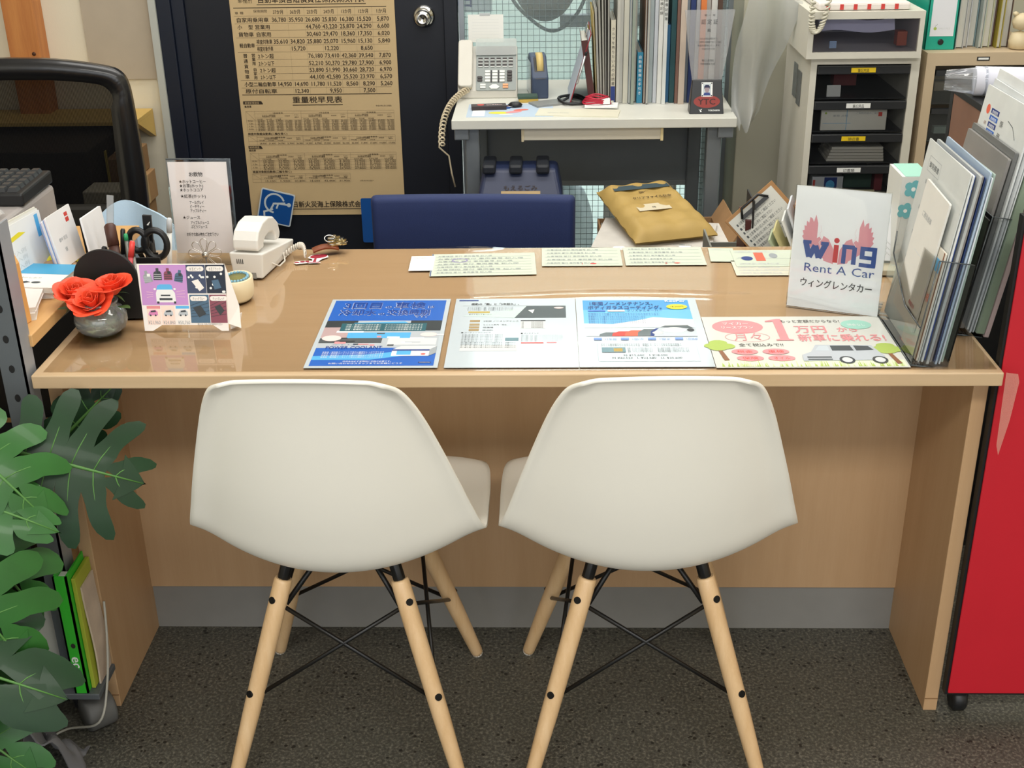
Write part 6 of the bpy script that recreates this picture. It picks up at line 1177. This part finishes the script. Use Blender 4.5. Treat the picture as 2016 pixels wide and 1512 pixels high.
inbox('green_box', 'dark green box in the fourth smoked drawer', 'box', .855, .536, .075, .044, '#24483c', .05, LY0+.05)
inbox('red_bottle_box', 'dark red box at the right of the fourth smoked drawer', 'box', .935, .530, .022, .055, '#7c2632', .03, LY0+.04)
inbox('cream_label_strip', 'cream paper strip in front of the dark green box', 'paper strip', .858, .530, .075, .008, '#d8cfa6', .004, LY0+.02)
# outlet plates on the pillar side of the case
for z in (.80, .76): pass
sw = thing('switch_plate', 'dark printed stickers on the left side of the letter case', 'sticker', (LX0-.001, 1.60, .79)); MB().box(-.001, 0, 0, .05, -.045, .045, mat('sticker_grey', '#6f7372', .6, noise=.2, nscale=80)).build('sticker_sheet', sw); MB().box(-.001, 0, .06, .11, -.035, .055, mat('sticker_grey2', '#7d8280', .6, noise=.2, nscale=80)).build('sticker_sheet', sw)
# single drawer case on top
uc = thing('letter_case', 'low ivory letter case with one violet smoked drawer on the tall case', 'drawer unit')
UX0, UX1, UY0, UZ0, UZ1 = .712, 1.000, 1.475, .8925, 1.008
b = MB(); b.box(UX0, UX0+.014, UY0, 1.80, UZ0+.016, UZ1-.018, CASEI); b.box(UX1-.012, UX1, UY0, 1.80, UZ0+.016, UZ1-.018, CASEI); b.box(UX0, UX1, UY0, 1.80, UZ1-.018, UZ1, CASEI); b.box(UX0, UX1, UY0, 1.80, UZ0, UZ0+.016, CASEI); b.box(UX0+.014, UX1-.012, 1.79, 1.799, UZ0+.016, UZ1-.018, CASEI); b.build('carcass', uc)
MB().poly([(UX0+.016, UY0+.004, UZ0+.018), (UX1-.014, UY0+.004, UZ0+.018), (UX1-.014, UY0+.004, UZ1-.020), (UX0+.016, UY0+.004, UZ1-.020)], film('violet_smoke', '#e2e2ee', .08, 1.5, haze=.12, hazecol='#5a5a6a')).build('drawer', uc)
MB().grid(lambda u, v: (.745+.19*u, 1.51+.18*v, .925+.045*math.sin(min(1, (1-v)*1.3+.25)*PI/2)+.004*math.sin(u*7)), 10, 10, mat('roll_paper_lilac', '#cfcfda', .6)).build('paper_bundle', None, 'curled white papers inside the low letter case', 'papers', solid=.03)
inbox('orange_pen_box', 'small orange brown box at the right inside the low letter case', 'box', .945, .918, .025, .035, '#a8542e', .03, 1.51)
inbox('pale_card', 'pale blue card in front inside the low letter case', 'card', .770, .917, .018, .018, '#a9c4d6', .002, 1.486)
# phone cord hanging over the upper case, striped towel on top
pcs = []
for k in range(190):
    t = k/189; a = k*.85; P0 = [Vector((.715, 1.45, 1.06)), Vector((.700, 1.45, .93)), Vector((.742, 1.44, .93)), Vector((.752, 1.45, 1.06))]
    q_ = (1-t)**3*P0[0]+3*(1-t)**2*t*P0[1]+3*(1-t)*t*t*P0[2]+t**3*P0[3]; pcs.append((q_.x+.006*math.cos(a), q_.y+.006*math.sin(a), q_.z+.002*math.cos(a)))
MB().tube(pcs, .0028, mat('cord_cream', '#cfcbb9', .5), 5).build('coiled_cord', None, 'cream coiled phone cord looping down over the low letter case', 'cord')
tw_ = thing('hand_towel', 'white towel with red marks on the low letter case', 'towel'); MB().box(.735, .965, 1.49, 1.70, UZ1+.0008, UZ1+.02, mat('towel_white', '#e2dcd6', .9, bump=.4, bscale=120)).build('towel_fold', tw_, bevel=.006)
for k in range(6): MB().box(.755+k*.034, .764+k*.034, 1.4885, 1.4905, UZ1+.003, UZ1+.016, mat('towel_red', '#c8403c', .8)).build('red_mark', tw_)
# beige cabinet with small drawers
BEI = mat('cabinet_beige', '#c9b597', .5, noise=.03)
bcab = thing('beige_cabinet', 'beige drawer cabinet at the far right edge', 'cabinet'); CX0, CX1 = 1.024, 1.34
b = MB(); b.box(CX0, CX0+.024, 1.50, 1.84, 0, .868, BEI); b.box(CX1-.024, CX1, 1.50, 1.84, 0, .868, BEI); b.box(CX0, CX1, 1.50, 1.84, .868, .90, BEI); b.box(CX0+.024, CX1-.024, 1.83, 1.839, .03, .868, BEI); b.box(CX0+.024, CX1-.024, 1.5, 1.839, 0, .03, BEI); b.build('carcass', bcab)
MB().box(1.150, 1.182, 1.4985, 1.5005, .880, .890, BLACK).build('plate_frame', bcab); MB().box(1.153, 1.179, 1.498, 1.4988, .8825, .8875, WHITE).build('name_plate', bcab)
for i in range(8):
    z1 = .860-i*.098; d_ = MB().box(CX0+.028, CX1-.028, 1.508, 1.511, z1-.09, z1-.016, film('clear_drawer', '#eef0f0', .1, 1.45, haze=.2, hazecol='#55595a')).build('drawer', bcab); MB().box(CX0+.028, CX1-.028, 1.50, 1.512, z1-.018, z1-.004, SMOKE).build('drawer_lip', d_); MB().box(CX0+.028, CX1-.028, 1.512, 1.82, z1-.093, z1-.09, SMOKE).build('drawer_floor', d_)
    if i == 2: MB().box(CX0+.032, CX0+.075, 1.4985, 1.5, z1-.016, z1-.005, LABY).build('drawer_label', d_)
inbox('eraser_box', 'pale green box in a clear drawer of the beige cabinet', 'box', 1.075, .685, .05, .018, '#c4d6ce', .02, 1.535)
inbox('pencil_bundle', 'cream pencils in the top clear drawer of the beige cabinet', 'pencils', 1.065, .795, .06, .022, '#b9a890', .02, 1.545)
# on the beige cabinet: turquoise lever file and standing folders
tf = thing('lever_file', 'turquoise lever arch file with a white spine label', 'file', (1.026, 1.545, .9005)); TQ = mat('turquoise_board', '#17a58e', .4)
b = MB(); b.box(0, .078, 0, .004, 0, .32, TQ); b.box(0, .004, 0, .28, 0, .32, TQ); b.box(.074, .078, 0, .28, 0, .32, TQ); b.build('cover', tf, bevel=.001); MB().box(.006, .070, .01, .22, .004, .30, WHITE).build('pages', tf)
MB().box(.010, .070, -.0010, -.0001, .034, .30, mat('label_white', '#e4e6ec', .5)).build('spine_label', tf); MB().lathe([(.004, 0), (.0075, 0), (.0075, .001), (.004, .001)], BLACK, 18, T(.040, -.0012, .0195) @ RX(PI/2)).build('finger_ring', tf)
s = Sheet(); s.shape(ell(.022, .053, .004, .004, 16), PGREEN); s.line([(.021, .058), (.027, .064)], .001, GREY); s.text('SMILE FILE', .030, .051, .006, LGREY, .030); s.build('label_print', tf, M=frame((0, -.0012, 0), (1, 0, 0), (0, 0, 1)))
for i, (x, w__, c, lb) in enumerate(((1.110, .020, '#b9babc', 'light grey folder right of the turquoise file'), (1.132, .012, '#c9ccd0', 'pale folder, second right of the turquoise file'), (1.146, .020, '#7f9aa0', 'blue grey folder bundle on the beige cabinet'), (1.168, .010, '#a9b4b0', 'thin grey green folder on the beige cabinet'), (1.182, .018, '#c3c7a2', 'pale yellow green folder on the beige cabinet'), (1.202, .010, '#6a4a42', 'brown folder right of the pale yellow green one'), (1.214, .012, '#a89a3c', 'olive yellow folder on the beige cabinet'), (1.228, .020, '#5a4034', 'dark brown folder at the right image edge'))):
    t = thing('document_file', lb, 'file', (x, 1.56+.012*(i % 3), .9005), 0, 'folders standing on the beige cabinet'); cm = mat('rfile_%d' % i, c, .5, noise=.1); MB().box(0, .0016, 0, .22, 0, .31, cm).box(w__-.0016, w__, 0, .22, 0, .31, cm).box(0, w__, .216, .22, 0, .31, cm).build('cover', t); MB().box(.0018, w__-.0018, .006, .21, .002, .30, mat('file_pages', '#cdcbc0')).build('pages', t)
fg = thing('figurine', 'cream bear-like figurine at the right edge of the beige cabinet', 'figurine', (1.265, 1.545, .9005)); FGM = mat('figurine_cream', '#d8c8a4', .5)
MB().lathe([(0, 0), (.022, .002), (.026, .02), (.020, .04), (0, .046)], FGM, 20).build('body', fg); MB().lathe([(0, 0), (.018, .006), (.024, .022), (.018, .038), (0, .044)], FGM, 20, T(0, 0, .046)).build('head', fg)
for sx in (-1, 1): MB().lathe([(0, -.006), (.007, -.003), (.007, .003), (0, .006)], FGM, 12, T(sx*.018, 0, .088)).build('ear', fg)
fg2 = thing('plush_toy', 'brown plush toy hanging beside the paper roll at the right edge', 'plush toy', (1.01, .66, .958)); PLB = mat('plush_brown', '#a98a5e', .9, bump=.4, bscale=200)
MB().lathe([(0, 0), (.022, .004), (.030, .03), (.024, .06), (0, .07)], PLB, 20).build('body', fg2); MB().lathe([(0, 0), (.018, .004), (.024, .02), (.018, .036), (0, .042)], PLB, 20, T(0, 0, .066)).build('head', fg2); MB().lathe([(0, 0), (.009, .003), (.010, .02), (0, .03)], PLB, 12, T(-.024, -.01, .05)).build('arm', fg2)
# ------------------------------------------------------------------ around the sign: clipboard, leaflets, notebook, flower bag
lt = thing('letter_tray', 'grey letter tray behind the counter holding clipboard and leaflets', 'letter tray'); TRAYG = mat('tray_grey', '#77776f', .6); MB().box(.40, .76, .63, .90, .56, .57, TRAYG).box(.40, .404, .63, .90, .57, .63, TRAYG).box(.756, .76, .63, .90, .57, .63, TRAYG).box(.40, .76, .896, .90, .57, .60, TRAYG).build('tray_body', lt)
MB().box(.41, .75, .64, .89, 0, .56, mat('tray_cabinet', '#3a3a38', .6)).build('tray_stand', lt)
cb2 = thing('clipboard', 'tilted brown clipboard with a printed sheet behind the rental sign', 'clipboard', M=frame((.490, .700, .628), (.62, .10, .55), (-.50, .30, .72)))
MB().box(0, .125, 0, .105, -.004, 0, mat('hardboard', '#9a7040', .6, noise=.08)).build('board', cb2, bevel=.001); MB().box(.004, .117, -.002, .098, .0004, .0014, mat('sheet_grey', '#c3c3bb', .7)).build('sheet', cb2)
MB().tube([(.030, .085, .004), (.042, .102, .008), (.085, .102, .008), (.098, .085, .004)], .0028, BLACK, 8).build('clip', cb2); MB().box(.030, .098, .082, .090, .001, .006, BLACK).build('clip_bar', cb2)
s = Sheet(); s.z = .0016; [s.text('■ 注意事項の記入例をご確認ください', .012, .078-k*.0105, .0075, DGREY, .075+.018*(k % 2)) for k in range(7)]; s.build('print', cb2)
MB().box(0, .012, 0, .10, 0, .135, mat('dark_red_book', '#4a1f1c', .5)).build('book', None, 'dark red book standing left of the tilted clipboard', 'book', M=T(.462, .72, .571), bevel=.001)
MB().box(0, .003, 0, .09, 0, .175, mat('torn_black_card', '#1c1a19', .6)).build('card', None, 'thin black card with torn cream edge left of the clipboard', 'card', M=T(.4755, .72, .571))
for i, (x, y, a, h__, c, lb) in enumerate(((.535, .640, -.55, .135, '#b8c4a4', 'sage green leaflet, lowest of the leaning leaflets'), (.545, .645, -.50, .150, '#c9c08a', 'olive cream leaflet leaning beside the sage one'), (.558, .655, -.42, .165, '#dfe0dc', 'white leaflet leaning in the tray behind the sign'), (.570, .665, -.38, .185, '#c9cdd2', 'pale grey leaflet leaning behind the white one'), (.582, .675, -.34, .190, '#c98c5e', 'tan orange leaflet leaning behind the pale ones'))):
    MB().box(0, .10, 0, h__, -.004, 0, mat('leaflet_%d' % i, c, .6, noise=.05)).build('leaflet', None, lb, 'leaflet', M=frame((x+.03, y-.02, .575), (.25, .95, .0), (math.sin(a), 0, math.cos(a))) )
nb = thing('note_pad', 'white notepad on a slanted stand right of the rental sign', 'notepad', M=frame((.618, .475, TOP+.014), (.97, -.1, 0), (.02, .35, .9)))
MB().prism(rrect(.096, .105, .004), 0, .004, mat('pad_white', '#edf0f4', .5)).build('sheets', nb); MB().box(-.003, .100, -.004, .106, -.006, 0, mat('pad_board', '#9aa09c', .5)).build('backing', nb)
s = Sheet(); s.z = .0044; [s.text('記入欄', .05, .030-k*.010, .009, LGREY, .035) for k in range(3)]; s.build('print', nb)
flat('ledger', 'brown edged ledger under the white notepad', 'ledger', .595, .43, .13, .12, .010, mat('ledger_cream', '#bdb69e', .6), -.05, z=TOP, bevel=.001)
fb_ = thing('gift_bag', 'white paper bag with turquoise flowers behind the brochure holder', 'paper bag', (.692, .452, TOP)); MB().box(0, .05, 0, .09, 0, .178, mat('bag_paper_white', '#d9dcd8', .6)).build('bag_body', fb_); MB().box(.006, .051, .001, .089, .1778, .179, PMINT).build('bag_rim', fb_)
s = Sheet(); TQF = mat('flower_turquoise', '#6fb6bd', .5)
for (cx, cy, r) in ((.022, .155, .010), (.012, .115, .009), (.034, .10, .008)):
    for k in range(5): s.shape(ell(cx+r*math.cos(2*PI*k/5), cy+r*math.sin(2*PI*k/5), r*.72, r*.72, 12), TQF)
    s.z += .0001; s.shape(ell(cx, cy, r*.4, r*.4, 10), WHITE)
s.build('print', fb_, M=frame((0, -.0004, 0), (1, 0, 0), (0, 0, 1)))
